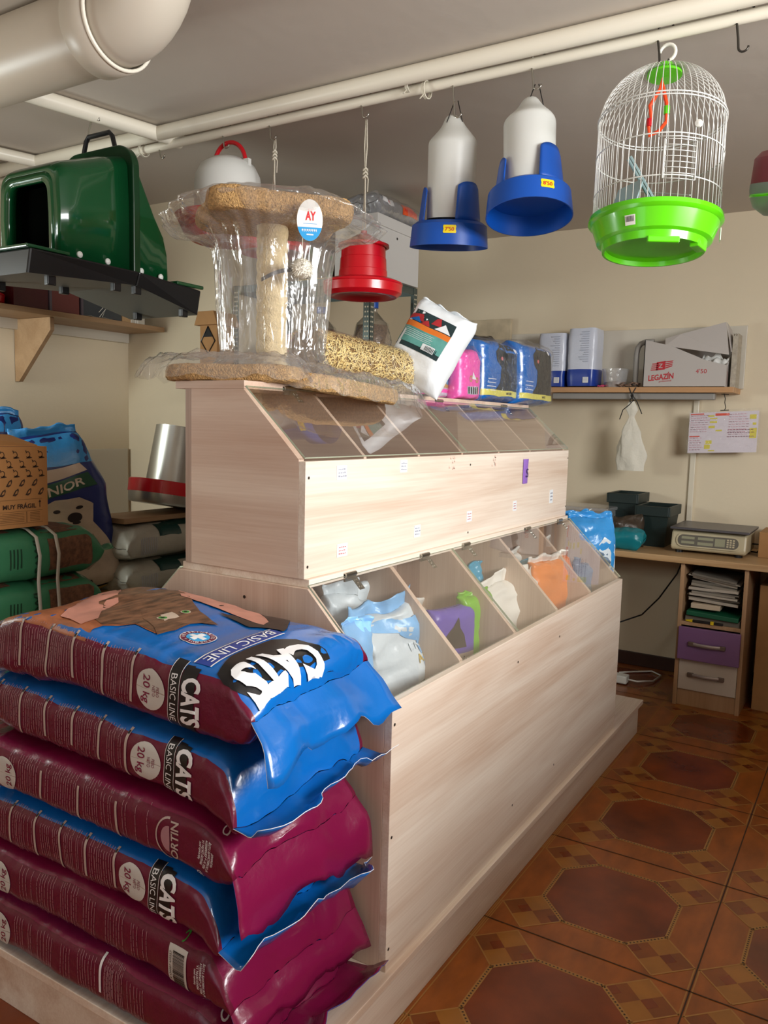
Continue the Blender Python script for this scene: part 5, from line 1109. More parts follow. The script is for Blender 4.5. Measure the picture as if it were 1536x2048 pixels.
mb.build('note_sheet', ['note_paper', 'note_pink', 'note_yellow', 'note_red', 'note_dark'], t_, solid=0)
mb = MB(); mb.grid(lambda u, v: fnN(-.008+.345*u, -.004+.222*v)+Vector((-.004-(.012*max(0, u-.85)*6), 0, 0)), 14, 6, 0); mb.build('clear_sleeve', 'clear_film', t_, smooth=True)
mb = MB(); mb.tube([(3.0, -.112, 1.50), (2.997, -.12, 1.475), (3.003, -.118, 1.455), (2.997, -.125, 1.43), (3.0, -.12, 1.418)], .002, 6); mb.tube([(3.0, -.10, 1.415), (3.0, -.14, 1.418)], .002, 6); mb.tube([(3.0, -.10, 1.497), (3.0, -.135, 1.495)], .002, 6); mb.build('wire', 'black_wire', t_)

# ------------------------------------------------------------------ desk
XD = 2.556; DT = .718
dk = thing('corner_desk', 'long light wood desk top along the far wall', 'desk', (2.85, .0, .69))
mb = MB(); mb.box(XD, XW-.002, -1.35, .98, DT-.030, DT); mb.build('desk_top', 'desk_wood', dk, bevel=.003)
cb = thing('drawer_cabinet', 'narrow light wood cabinet with purple and white drawers under the desk', 'cabinet', (2.8, -.19, 0))
y0, y1, x0, x1, zt = -.34, -.043, 2.578, 3.02, DT-.031
for (n_, a) in (('side_panel', (x0, x1, y0, y0+.018, 0, zt)), ('side_panel', (x0, x1, y1-.018, y1, 0, zt)), ('back_panel', (x1-.008, x1, y0+.018, y1-.018, .02, zt)), ('shelf_board', (x0+.004, x1-.01, y0+.018, y1-.018, .392, .41)), ('plinth_panel', (x0+.012, x0+.028, y0+.018, y1-.018, 0, .078)), ('cabinet_floor', (x0+.03, x1-.01, y0+.018, y1-.018, .06, .076))):
    mb = MB(); mb.box(*a); mb.build(n_, 'cab_wood', cb, bevel=.001)
pm('drawer_purple', '#7f5a86', .4); pm('drawer_white', '#cbbfb0', .4); pm('handle_clear', '#a89a94', .25, .3); pm('handle_end', '#77655a', .4, .5)
for (za, zb_, m_, lab, xo) in [(.232, .388, 'drawer_purple', 'purple drawer front', -.022), (.080, .229, 'drawer_white', 'white drawer front', .004)]:
    mb = MB(); mb.box(x0+xo, x0+xo+.018, y0+.012 if xo < 0 else y0+.019, y1-.012 if xo < 0 else y1-.019, za, zb_); mb.box(x0+xo+.018, x1-.03, y0+.03, y1-.03, za+.01, zb_-.02); dr = mb.build('drawer', m_, cb, bevel=.003, label=lab)
    zc = (za+zb_)/2+.003; yc_ = (y0+y1)/2+.006
    mb = MB(); mb.grid(lambda u, v: Vector((x0+xo-.006-.012*math.sin(PI*u), yc_+.075-.15*u, zc-.008+.016*v)), 14, 3); mb.build('drawer_handle', 'handle_clear', dr, smooth=True, solid=.004, label='curved clear handle')
    for s_ in (-1, 1): mb = MB(); mb.box(x0+xo-.012, x0+xo, yc_+s_*.068-.014, yc_+s_*.068+.014, zc-.010, zc+.010); mb.build('handle_end', 'handle_end', dr, bevel=.002)
rn = random.Random(5); PAPG = 'papers stacked in the open cabinet compartment'
pm('paper_a', '#b3a99a', .7); pm('paper_b', '#8e8678', .7); pm('paper_c', '#6e675c', .7)
z = .505
for k in range(12):
    w_ = rn.uniform(.19, .235); xx = x0+.012+rn.uniform(0, .03); tilt = Matrix.Translation((0, -.19, z)) @ Matrix.Rotation(rn.uniform(-.06, .02)+(.16 if k > 8 else .05), 4, 'X')
    h_ = rn.uniform(.004, .013)
    mb = MB(); mb.box(xx, xx+.29, -w_/2, w_/2, 0, h_, T=tilt); tag(mb.build('paper_bundle', ['paper_a', 'paper_b', 'paper_c'][k % 3]), ['bundle of papers near the bottom of the cabinet pile', 'thin bundle in the lower part of the cabinet paper pile', 'grey bundle low in the cabinet paper pile', 'bundle below the middle of the cabinet paper pile', 'bundle just under the middle of the cabinet paper pile', 'bundle in the middle of the cabinet paper pile', 'bundle just over the middle of the cabinet paper pile', 'bundle above the middle of the cabinet paper pile', 'bundle high in the cabinet paper pile', 'slanting bundle near the top of the cabinet paper pile', 'slanting second bundle from the top of the cabinet paper pile', 'topmost slanting bundle of the cabinet paper pile'][k], 'papers', PAPG); z += h_+.0012
mb = MB(); mb.box(x0+.02, x0+.24, -.225, -.095, .475, .498); tag(mb.build('paper_block', pm('cream_paper', '#cbb9a0', .6), bevel=.002), 'cream paper block on the green folder in the cabinet', 'notepad')
mb = MB(); mb.box(x0+.0, x0+.22, -.31, -.08, 0, .022, T=Matrix.Translation((0, 0, .446)) @ Matrix.Rotation(.04, 4, 'X')); tag(mb.build('green_folder', pm('green_card', '#0c5a3c', .5), bevel=.003), 'dark green folder under the paper block in the cabinet', 'folder')
mb = MB(); mb.box(x0+.015, x0+.21, -.315, -.075, .4105, .438); tag(mb.build('paper_pile', 'paper_c'), 'dim grey pile of papers at the bottom of the cabinet compartment', 'papers')
pm('cutter_black', '#17130f', .4); pm('cutter_yellow', '#e3c414', .4)
kc = thing('utility_knife', 'black and yellow cutter lying at the edge of the cabinet shelf', 'cutter', (x0-.0, -.16, .411))
mb = MB(); mb.box(x0+.0, x0+.013, -.245, -.11, .4105, .422); mb.build('cutter_body', 'cutter_black', kc, bevel=.002)
mb = MB(); mb.prism([(x0, -.11, .411), (x0, -.08, .414), (x0, -.08, .418), (x0, -.11, .423)], (.013, 0, 0)); mb.build('cutter_tip', 'cutter_yellow', kc, label='yellow tip')
mb = MB(); mb.box(x0-.003, x0+.01, -.205, -.19, .410, .426); mb.build('cutter_slider', 'cutter_yellow', kc, bevel=.001, label='yellow slider')
# scale
pm('scale_cream', '#b7ab8c', .4); pm('scale_plate', '#5d5a5e', .35, .5); pm('scale_face', '#5b564c', .35); pm('scale_lcd', '#8b8a70', .3)
slc = thing('shop_scale', 'cream shop weighing scale with grey plate on the desk', 'scale', (2.85, -.13, DT))
mb = MB(); xs0 = 2.70; ys0, ys1 = .035, -.305
prof = [(xs0, DT+.014), (xs0-.01, DT+.03), (xs0+.006, DT+.102), (xs0+.02, DT+.110), (2.98, DT+.110), (2.99, DT+.014)]
mb.prism([(x, ys0, z) for x, z in prof], (0, ys1-ys0, 0)); mb.build('scale_body', 'scale_cream', slc, bevel=.012)
mb = MB(); mb.box(2.675, 3.0, -.318, .038, DT+.116, DT+.128, T=Matrix.Translation((0, 0, 0))); mb.box(2.80, 2.90, -.2, -.08, DT+.105, DT+.118); mb.build('weighing_plate', 'scale_plate', slc, bevel=.003)
nx = Vector((-.09, 0, .02)).normalized()
ef = lambda off: (lambda a, b: Vector((xs0-.0085+b*.20-off, -.135-a, DT+.066+b)))
def rrect(w_, h_, r): return poly2([(sx*(w_/2-r)+r*math.cos(t), sy*(h_/2-r)+r*math.sin(t)) for sx, sy, t0 in ((1, 1, 0), (-1, 1, PI/2), (-1, -1, PI), (1, -1, 1.5*PI)) for t in [t0+k*PI/10 for k in range(6)]])
mb = MB(); decal(mb, rrect(.29, .064, .03), ef(.001), 0, 0); decal(mb, rrect(.275, .052, .025), ef(.002), 1, 0)
for (a, b, w_, h_) in [(-.09, .012, .06, .012), (-.09, -.01, .06, .012), (-.01, .012, .07, .012), (-.01, -.012, .07, .014), (.055, 0, .045, .036)]: decal(mb, rect2(a-w_/2, a+w_/2, b-h_/2, b+h_/2), ef(.003), 2, 0)
for i in range(3):
    for j in range(4): decal(mb, rect2(.085+i*.013, .094+i*.013, -.018+j*.010, -.011+j*.010), ef(.003), 0, 0)
mb.build('display_panel', ['scale_cream', 'scale_face', 'scale_lcd'], slc)
for (x, y) in ((2.73, 0), (2.73, -.27), (2.95, 0), (2.95, -.27)): mb = MB(); mb.lathe([(.018, 0), (.018, .016), (.0001, .016)], 16, c=(x, y, DT)); mb.build('foot', 'black_plastic', slc)
mb = MB(); mb.tube([(2.9, -.30, DT+.05), (2.9, -.335, DT+.05), (2.89, -.345, DT+.03), (2.90, -.33, DT+.01), (2.93, -.30, DT+.008)], .004, 8); mb.build('power_cord', 'black_plastic', slc, smooth=True)
# crates and bundles
pm('dark_green_plastic', '#10211f', .45); pm('brown_bag', '#3d3227', .4, bump=.6, bscale=30); pm('teal_bag', '#11757f', .35, bump=.3, bscale=24)
def binbox(label, x0, x1, y0, y1, z0, z1_, m_, wall=.004, flare=.02):
    t_ = thing('storage_bin', label, 'bin', ((x0+x1)/2, (y0+y1)/2, z0), 0, 'dark green plastic bins on the desk')
    mb = MB(); b = [(x0+flare, y0+flare, z0), (x1-flare, y0+flare, z0), (x1-flare, y1-flare, z0), (x0+flare, y1-flare, z0)]; t2 = [(x0, y0, z1_), (x1, y0, z1_), (x1, y1, z1_), (x0, y1, z1_)]
    mb.add(b+t2, [(3, 2, 1, 0), (0, 1, 5, 4), (1, 2, 6, 5), (2, 3, 7, 6), (3, 0, 4, 7)]); mb.build('bin_body', m_, t_, solid=.005)
    mb = MB(); 
    for (a, b_, c, d) in [(x0-.006, x1+.006, y0-.008, y0+.006), (x0-.006, x1+.006, y1-.006, y1+.008), (x0-.008, x0+.006, y0, y1), (x1-.006, x1+.008, y0, y1)]: mb.box(a, b_, c, d, z1_-.05, z1_)
    mb.build('bin_rim', m_, t_, bevel=.003)
    return t_
binbox('dark green plastic bin standing nearer the scale', 2.80, 3.05, .075, .235, DT, .925, 'dark_green_plastic')
binbox('dark green plastic bin behind the brown plastic bundle, farther from the scale', 2.86, 3.08, .25, .40, DT, .975, 'dark_green_plastic')
standing('plastic_bundle', 'brown crumpled plastic bundle leaning on the dark green bins', 'bundle', (2.76, .265, DT+.002), (0, 0, 1), (-1, -.3, 0), .15, .15, .12, ['brown_bag'], seed=71, near=.04, far=.06, amp=.010)
t_, S_ = standing('teal_pouch', 'rounded teal pouch on the desk behind the tall blue bag', 'pouch', (2.64, .34, DT+.052), (0, -1, .02), (-.3, 0, 1), .19, .11, .095, ['teal_bag'], seed=72, near=.05, far=.05, amp=.006)
t_ = thing('clear_tub', 'clear lidded plastic box on the desk behind the counter end', 'tub', (2.78, .55, DT))
mb = MB(); mb.box(2.70, 2.92, .36, .72, DT, .885); mb.build('tub_wall', 'clear_tub', t_, bevel=.008)
mb = MB(); mb.box(2.69, 2.93, .35, .73, .885, .905); mb.build('tub_lid', 'clear_tub', t_, bevel=.006)
mb = MB(); mb.box(2.72, 2.90, .38, .70, DT+.005, .84); mb.build('tub_contents', 'worn_paper', t_)
pm('cardboard', '#a4794a', .75, var=.06, vscale=20)
mb = MB(); mb.box(2.80, 3.05, -.60, -.345, DT, .84); tag(mb.build('cardboard_carton', 'cardboard', bevel=.002), 'plain cardboard carton on the desk right of the scale', 'box')
mb = MB(); mb.box(2.72, 3.08, -.76, -.375, 0.0, .60); tag(mb.build('cardboard_carton', 'cardboard', bevel=.002), 'large cardboard carton under the desk right of the drawer cabinet', 'box')
mb = MB(); mb.tube([(3.08, .03, DT-.035), (3.07, .07, .55), (3.0, .14, .42), (2.9, .20, .34), (2.8, .30, .30), (2.7, .40, .28), (2.6, .5, .25)], .004, 8); tag(mb.build('black_cable', 'black_plastic', smooth=True), 'thin black cable drooping under the desk', 'cable')
pst = thing('power_strip', 'white power strip lying on the floor under the desk', 'power strip', (2.75, .28, 0))
mb = MB(); mb.box(2.72, 2.78, .215, .46, .004, .045); mb.build('strip_body', 'white_plastic', pst, bevel=.006)
mb = MB(); mb.tube([(2.75, .215, .024), (2.76, .17, .02), (2.85, .11, .01), (2.98, .10, .008), (3.03, .16, .008), (2.95, .25, .008), (2.9, .3, .008)], .0045, 8); mb.build('strip_cable', 'white_plastic', pst, smooth=True)

# ------------------------------------------------------------------ metal shelving in the recess
pm('rack_grey', '#55605c', .4, .4); pm('rack_hole', '#d3c9b0', .7); pm('box_white', '#d8d6d2', .6); pm('box_dark', '#4a3018', .7); pm('jug_label', '#3577b8', .4); pm('seed_mix', '#8a6d52', .85, var=.55, vscale=90, bump=.8, bscale=120)
film('jug_clear', tint=(.86, .85, .83), rough=.05, base=.12, edge=.8, bump=.15, bscale=20, milky=.05)
RX0, RX1, RY0, RY1 = 1.76, 2.19, 1.215, 2.035
rk = thing('metal_rack', 'grey slotted metal rack in the recess behind the counter', 'rack', (1.97, 1.6, 0))
for (x, y, sx, sy) in [(RX0, RY0, 1, 1), (RX1, RY0, -1, 1), (RX0, RY1, 1, -1), (RX1, RY1, -1, -1)]:
    mb = MB(); top = 1.975 if y == RY0 else 1.975
    mb.box(min(x, x+sx*.035), max(x, x+sx*.035), min(y, y+sy*.002), max(y, y+sy*.002), 0, top); mb.box(min(x, x+sx*.002), max(x, x+sx*.002), min(y, y+sy*.035), max(y, y+sy*.035), 0, top)
    z = .05
    while z < top-.02:
        for q in (.011, .024):
            mb.lathe([(.0001, 0), (.0042, 0)], 8, T=Matrix.Translation((x-sx*.0005*(1 if sx > 0 else 1), y+sy*q, z)) @ Matrix.Rotation(PI/2, 4, 'Y'), mi=1)
            mb.lathe([(.0001, 0), (.0042, 0)], 8, T=Matrix.Translation((x+sx*q, y-.0006*sy, z)) @ Matrix.Rotation(PI/2, 4, 'X'), mi=1)
        z += .022
    mb.build('rack_post', ['rack_grey', 'rack_hole'], rk)
for z in (.25, .85, 1.40, 1.952):
    mb = MB(); mb.box(RX0+.003, RX1-.003, RY0+.003, RY1-.003, z+.02, z+.022)
    for (a, b, c, d) in [(RX0+.002, RX0+.004, RY0, RY1), (RX1-.004, RX1-.002, RY0, RY1), (RX0, RX1, RY0+.002, RY0+.004), (RX0, RX1, RY1-.004, RY1-.002)]: mb.box(a, b, c, d, z-.012, z+.022)
    mb.build('rack_shelf', 'rack_grey', rk)
ZR = 1.974
wb = thing('archive_box', 'white archive box with lid on top of the metal rack', 'box', (1.97, 1.31, ZR))
mb = MB(); mb.box(1.775, 2.16, 1.195, 1.425, ZR, 2.20); decal(mb, disc2(0, 0, .006), plane_fn((1.95, 1.195, 2.165), (1, 0, 0), (0, 0, 1), (0, -1, 0), .001), 1, 0); mb.build('box_body', ['box_white', 'black_print'], wb, bevel=.002)
mb = MB(); mb.box(1.768, 2.167, 1.188, 1.432, 2.195, 2.245); decal(mb, text2d('IIIIIII', .008, 0, .05), plane_fn((1.768, 1.37, 2.21), (0, -1, 0), (0, 0, 1), (-1, 0, 0), .001), 1, 0); mb.build('box_lid', ['box_white', 'pack_text'], wb, bevel=.002)
mb = MB(); mb.box(1.79, 2.1, 1.46, 1.62, ZR, 2.19); tag(mb.build('brown_carton', 'box_dark', bevel=.002), 'dark brown carton left of the white archive box on the rack', 'box')
mb = MB(); mb.grid(lambda u, v: Vector((1.77+.4*v+.006*mnoise.noise(Vector((u*30, v*3, 1))), 1.215+.42*u, ZR+.002+.006*abs(mnoise.noise(Vector((u*40, v*30, 1)))))), 60, 20); tag(mb.build('straw_mat', 'straw', smooth=True, solid=.004), 'straw mat under the boxes on top of the metal rack', 'mat')
pm('grey_wrap', '#8f8f92', .3, bump=.5, bscale=14, var=.35, vscale=9); pm('orange_label', '#ee5a2b', .45)
def gdec(mb, S):
    f = S.top(1, .0015)
    decal(mb, rect2(-.09, .075, .235, .275), f, 1, .02); decal(mb, rect2(-.095, .095, .285, .31), f, 2, .02); decal(mb, text2d('AMAZING', .02, .01), S.top(1, .0025), 3, .02, T=lambda a, b: (a*.9, b+.255)); decal(mb, text2d('H', .03, .03), f, 3, .02, T=lambda a, b: (a-.03, b+.13))
tb = thing('wrapped_pack', 'grey clear-wrapped pack with orange label lying on the white archive box', 'pack', (1.95, 1.3, 2.247))
S_ = Sack(.40, .20, .11, near=.07, far=.07, amp=.008, seed=81, loc=(1.80, 1.30, 2.247), rz=-PI/2, n=2.6)
mb = MB(); S_.mesh(mb, 48, 48); 
fsd = S_.side(1, .0015)
decal(mb, rect2(.20, .35, -.2, .65), fsd, 1, .02); decal(mb, rect2(.02, .13, .1, .6), fsd, 2, .02); decal(mb, text2d('H', .04, .03), S_.side(1, .0025), 3, .01, T=lambda a, b: (.08+a*.5, .4+b*8)); decal(mb, text2d('ANIMAL', .03, .01), S_.side(1, .0025), 4, .01, T=lambda a, b: (.275+a*.8, .25+b*10))
mb.build('pack_body', ['grey_wrap', 'orange_label', 'white_print', 'logo_red', 'logo_red'], tb, smooth=True)
S_ = Sack(.42, .215, .12, near=.07, far=.07, amp=.012, seed=82, loc=(1.79, 1.30, 2.245), rz=-PI/2, n=2.6); mb = MB(); S_.mesh(mb, 60, 60); mb.build('plastic_wrap', 'clear_wrap', tb, smooth=True)
def jug(x, y, z, r, h, label, rot):
    t_ = thing('seed_jug', label, 'jug', (x, y, z), 0, 'clear water jugs filled with seeds')
    mb = MB(); mb.lathe([(.0001, 0), (r*.95, 0), (r, .01), (r, h*.12), (r*.97, h*.14), (r, h*.16), (r, h*.62), (r*.98, h*.66), (r*.80, h*.82), (r*.3, h*.93), (r*.24, h*.95), (r*.24, h)], 40, c=(x, y, z)); mb.build('jug_wall', 'jug_clear', t_, smooth='auto')
    mb = MB(); mb.lathe([(.0001, .004), (r*.93, .004), (r*.95, h*.6), (r*.75, h*.80), (.0001, h*.82)], 36, c=(x, y, z)); mb.build('seed_filling', 'seed_mix', t_, smooth='auto')
    mb = MB(); f = lambda a, b: Vector((x+(r+.0012)*math.cos(rot+a/r), y+(r+.0012)*math.sin(rot+a/r), z+b)); f2 = lambda a, b: Vector((x+(r+.0022)*math.cos(rot+a/r), y+(r+.0022)*math.sin(rot+a/r), z+b))
    decal(mb, rect2(-.07, .10, h*.22, h*.50), f, 0, .01); decal(mb, rect2(-.07, -.035, h*.22, h*.50), f2, 1, .01); decal(mb, disc2(.02, h*.37, .038, .018), f2, 1, .01); decal(mb, disc2(.02, h*.37, .030, .012), lambda a, b: Vector((x+(r+.0032)*math.cos(rot+a/r), y+(r+.0032)*math.sin(rot+a/r), z+b)), 0, .01)
    mb.build('jug_label', ['jug_label', 'white_tag'], t_)
    mb = MB(); mb.lathe([(r*.28, h-.005), (r*.28, h+.025), (.0001, h+.025)], 20, c=(x, y, z)); mb.build('jug_cap', 'blue_plastic', t_, smooth='auto')
jug(1.98, 1.34, 1.424, .098, .44, 'clear jug of seeds with blue label right of the front rack post', math.radians(235))
jug(1.92, 1.60, 1.424, .090, .42, 'clear jug of seeds with blue label left of the front rack post', math.radians(215))
pm('clear_grey', '#77797b', .3, .2)
for k in range(6):
    mb = MB(); r = .085+.002*k; mb.lathe([(.0001, .002), (r*.75, .002), (r, .045), (r+.006, .047), (r, .050), (r*.8, .012), (.0001, .008)], 32, c=(1.86, 1.83, 1.424+.026*k)); tag(mb.build('plastic_bowl', 'clear_grey', smooth='auto'), ['lowest of the stacked grey plastic bowls on the rack', 'second from the bottom in the stack of grey bowls on the rack', 'third from the bottom in the stack of grey bowls on the rack', 'third from the top in the stack of grey bowls on the rack', 'second from the top in the stack of grey bowls on the rack', 'topmost of the stacked grey bowls on the rack'][k], 'bowl', 'stacked grey bowls on the rack')
rc = thing('red_wire_coil', 'coil of thin red wire on top of the bowls on the rack', 'wire', (1.86, 1.80, 1.63))
mb = MB()
for k in range(5): mb.tube([(1.86+.07*math.cos(a), 1.80+.10*math.sin(a), 1.66+.012*k+.045*math.cos(a+.5)) for a in [i*PI/12 for i in range(24)]], .003, 6, closed=True)
mb.build('wire_turns', 'red_plastic', rc, smooth=True)
# cardboard bird house hung at the jog corner
bh = thing('bird_house', 'small brown cardboard house at the corner behind the cat tree', 'bird house', (1.60, 2.02, 1.55))
mb = MB(); mb.box(1.54, 1.66, 1.94, 2.05, 1.45, 1.76); mb.build('house_wall', 'cardboard', bh, bevel=.002)
mb = MB(); mb.prism([(1.52, 2.07, 1.755), (1.52, 1.92, 1.755), (1.52, 1.945, 1.82), (1.52, 2.045, 1.82)], (.16, 0, 0)); mb.build('house_roof', 'cardboard', bh, bevel=.002)
mb = MB(); mb.tube([(1.537, 2.04, 1.68), (1.537, 1.995, 1.62), (1.537, 1.95, 1.68), (1.537, 1.995, 1.75)], .003, 6, closed=True); mb.add([(1.538, 1.995, 1.75), (1.538, 2.03, 1.70), (1.538, 1.96, 1.70)], [(0, 1, 2)]); mb.build('diamond_print', 'black_plastic', bh)
mb = MB(); mb.box(1.50, 1.68, 1.90, 2.054, 1.44, 1.452); br_ = mb.build('wall_bracket', 'rack_grey'); tag(br_, 'small grey bracket shelf carrying the cardboard bird house', 'bracket')
# loose pale board behind the packs
mb = MB(); mb.box(3.06, 3.085, 1.08, 1.36, zs, 1.93); tag(mb.build('stained_board', pm('stained_white', '#b9aa8e', .7, var=.2, vscale=12), bevel=.002), 'stained pale board standing on the wall shelf above the dog food packs', 'board')
# ------------------------------------------------------------------ left wall: shelf with bracket and things on it
ZS = 1.752; YF = 2.42
wood('left_shelf_wood', '#a98a68', '#8d6d4c', 0, .5)
ls = thing('bracket_shelf', 'wooden wall shelf on a triangular bracket, left behind the litter house', 'shelf', (.9, 2.6, ZS))
mb = MB(); mb.box(-.6, 1.66, YF, YL-.002, ZS-.002, ZS+.022)
mb.build('shelf_board', 'left_shelf_wood', ls, bevel=.002)
mb = MB(); mb.box(-.6, 1.66, YL-.03, YL-.003, ZS-.05, ZS-.002); mb.build('wall_batten', 'white_board', ls)
p = pY(106, 765, YL-.25); xb = p.x
c0 = pY(118, 650, YF+.02).x
mb = MB(); mb.prism([(1.0, YF+.03, ZS-.003), (1.0, YL-.003, ZS-.003), (1.0, YL-.003, 1.46), (1.0, YL-.03, 1.46), (1.0, YF+.03, ZS-.06)], (.022, 0, 0)); mb.build('bracket', 'left_shelf_wood', ls, bevel=.001)
zt = ZS+.0225
red_feeder(2.57, zt+.217, 'red hopper feeder standing at the left end of the bracket shelf', X=.70, group='red feeders', h=.125)
tt = bpy.data.objects
mb = MB(); mb.tube([(.63+.02*math.cos(a), 2.44, zt+.17+.025*math.sin(a)) for a in [i*PI/8 for i in range(16)]], .0018, 6, closed=True); mb.tube([(.645+.02*math.cos(a), 2.445, zt+.17+.03*math.sin(a)) for a in [i*PI/8 for i in range(16)]], .0018, 6, closed=True); tag(mb.build('wire_loop', 'wire_white', smooth=True), 'small pale wire loops beside the red feeder on the bracket shelf', 'wire')
pm('maroon_drawer', '#4a1216', .35); pm('maroon_front', '#6b3430', .4); pm('slate_panel', '#3c4146', .35); pm('slate_edge', '#5a5057', .3); pm('pine', '#b79468', .5)
def crate(name, x0, x1, mf_, label, edge):
    t_ = thing(name, label, 'box', ((x0+x1)/2, 2.56, zt), 0, 'dark boxes on the bracket shelf')
    mb = MB(); mb.box(x0, x1, 2.47, 2.70, zt, zt+.26); mb.build('box_body', 'maroon_drawer', t_, bevel=.003)
    mb = MB(); mb.box(x0+.012, x1-.004, 2.465, 2.471, zt+.006, zt+.25); mb.build('front_panel', mf_, t_, bevel=.001)
    mb = MB(); mb.box(x0, x0+.012, 2.460, 2.472, zt, zt+.26); mb.build('edge_strip', edge, t_)
x_a = pY(98, 600, 2.465).x; x_b = pY(160, 620, 2.465).x; x_c = pY(244, 620, 2.465).x
crate('maroon_box', x_a-.18, x_a, 'maroon_drawer', 'dark maroon box beside the red feeder on the bracket shelf', 'maroon_drawer')
crate('maroon_box', x_a, x_b, 'maroon_front', 'brownish maroon box in the middle of the bracket shelf', 'slate_edge')
crate('slate_box', x_b+.004, x_c, 'slate_panel', 'slate grey fronted box right of the maroon boxes on the bracket shelf', 'slate_edge')
mb = MB(); mb.tube([(x_b+.10, 2.455, zt+.03), (x_b+.13, 2.455, zt+.06), (x_b+.15, 2.455, zt+.12), (x_b+.16, 2.456, zt+.17)], .0015, 5); mb.tube([(x_b+.10, 2.455, zt+.004), (x_b+.14, 2.455, zt+.05), (x_b+.12, 2.455, zt+.01)], .0015, 5); tag(mb.build('loose_wire', 'wire_white'), 'thin loose wire hanging before the slate grey box', 'wire')
mb = MB(); mb.grid(lambda u, v: Vector((x_b+.02+.14*u, 2.43+.03*v, zt+.003+.004*mnoise.noise(Vector((u*5, v*3, 0))))), 10, 4); tag(mb.build('paper_scrap', 'worn_paper', smooth=True, solid=.001), 'crumpled paper scrap on the shelf edge before the slate box', 'paper')
fr = thing('wooden_frame_box', 'pine framed box with clear front at the right end of the bracket shelf', 'box', ((x_c+1.6)/2, 2.6, zt))
mb = MB(); mb.box(x_c+.006, x_c+.06, 2.47, 2.69, zt, zt+.26); mb.build('pine_post', 'pine', fr, bevel=.002)
mb = MB(); mb.box(x_c+.06, 1.60, 2.50, 2.69, zt, zt+.24); mb.build('box_body', 'white_board', fr, bevel=.002)
for x in (x_c+.12, 1.50, 1.53): mb = MB(); mb.box(x, x+.007, 2.493, 2.50, zt, zt+.24); mb.build('white_slat', 'white_tag', fr)

# ------------------------------------------------------------------ lower left: sacks, cartons, straps
pm('green_clear', '#397a55', .3, bump=.3, bscale=20); pm('shavings', '#6d4a33', .8, var=.4, vscale=60, bump=.5, bscale=80); pm('strap_white', '#c9c5b6', .4); pm('green_text', '#123822', .5)
GG = 'green-wrapped bales bound with white straps'
def bale(z, label, seed, x0=.02):
    t_ = thing('shavings_bale', label, 'bale', (.2, 1.62, z), 0, GG)
    S = Sack(.52, .30, .165, near=.07, far=.07, amp=.005, seed=seed, loc=(-.055, 1.60, z), rz=-PI/2, n=3.6)
    mb = MB(); S.mesh(mb, 56, 56)
    f = S.side(1, .001); f2 = S.side(1, .002)
    decal(mb, poly2([(.31, -.6), (.47, -.6), (.475, .5), (.46, .62), (.31, .62)]), f, 1, .02)
    for k in range(4): decal(mb, rect2(.17+.012*k, .175+.012*k, -.4+.05*(k % 2), .35), f, 3, .05)
    decal(mb, text2d('SAWI', .022, .02, .10), f2, 3, .01, T=lambda a, b: (.265-b, a/.0825)); decal(mb, text2d('GP', .03, .0, .04), f2, 4, .01, T=lambda a, b: (.075-b, -.2+a/.0825))
    ft = S.top(1, .001); decal(mb, rect2(-.12, .12, .30, .44), ft, 1, .03); decal(mb, rect2(-.12, .10, .05, .20), ft, 1, .03)
    mb.build('bale_body', ['green_clear', 'shavings', 'strap_white', 'green_text', 'pale_green'], t_, smooth=True)
    fm = MB(); S.flap(fm, 'far', .05, [(1, -.1)], mi=0, wf=.9, jag=.015); fm.build('sealed_end', ['green_clear'], t_, smooth=True)
    return S
pm('pale_green', '#6fae82', .4)
bale(.775, 'green-wrapped bale directly under the cardboard carton', 91)
bale(.605, 'green-wrapped bale in the middle of the strapped pile', 92)
bale(.435, 'green-wrapped bale low in the pile, mostly hidden by the cat food sacks', 93)
for (xx, lab) in ((.195, 'left of two white straps around the green bales'), (.265, 'right of two white straps around the green bales')):
    mb = MB(); pts = [(xx, 1.765, .945), (xx, 1.60, .952), (xx+.005, 1.49, .943), (xx+.012, 1.452, .92), (xx+.016, 1.440, .86), (xx+.014, 1.447, .775), (xx+.014, 1.440, .69), (xx+.012, 1.445, .60), (xx+.01, 1.44, .52), (xx, 1.50, .44)]
    n = []; 
    for p in pts: n += [Vector(p)+Vector((-.006, 0, 0)), Vector(p)+Vector((.006, 0, 0))]
    mb.add(n, [(2*i, 2*i+1, 2*i+3, 2*i+2) for i in range(len(pts)-1)]); tag(mb.build('white_strap', 'strap_white', smooth=True, solid=.0015), lab, 'strap', 'white bale straps')
# pallet like support so the pile stands on something
mb = MB()
for k in range(3): mb.box(-.3, .5, 1.46+.13*k, 1.52+.13*k, 0, .10)
for k in range(5): mb.box(-.3+.17*k, -.18+.17*k, 1.44, 1.80, .10, .12)
tag(mb.build('wooden_pallet', 'left_shelf_wood'), 'low wooden pallet under the strapped green bales', 'pallet')
mb = MB(); mb.box(-.2, .4, 1.46, 1.78, .12, .432); tag(mb.build('cardboard_carton', 'cardboard', bevel=.003), 'plain carton under the strapped green bales, hidden low', 'box')
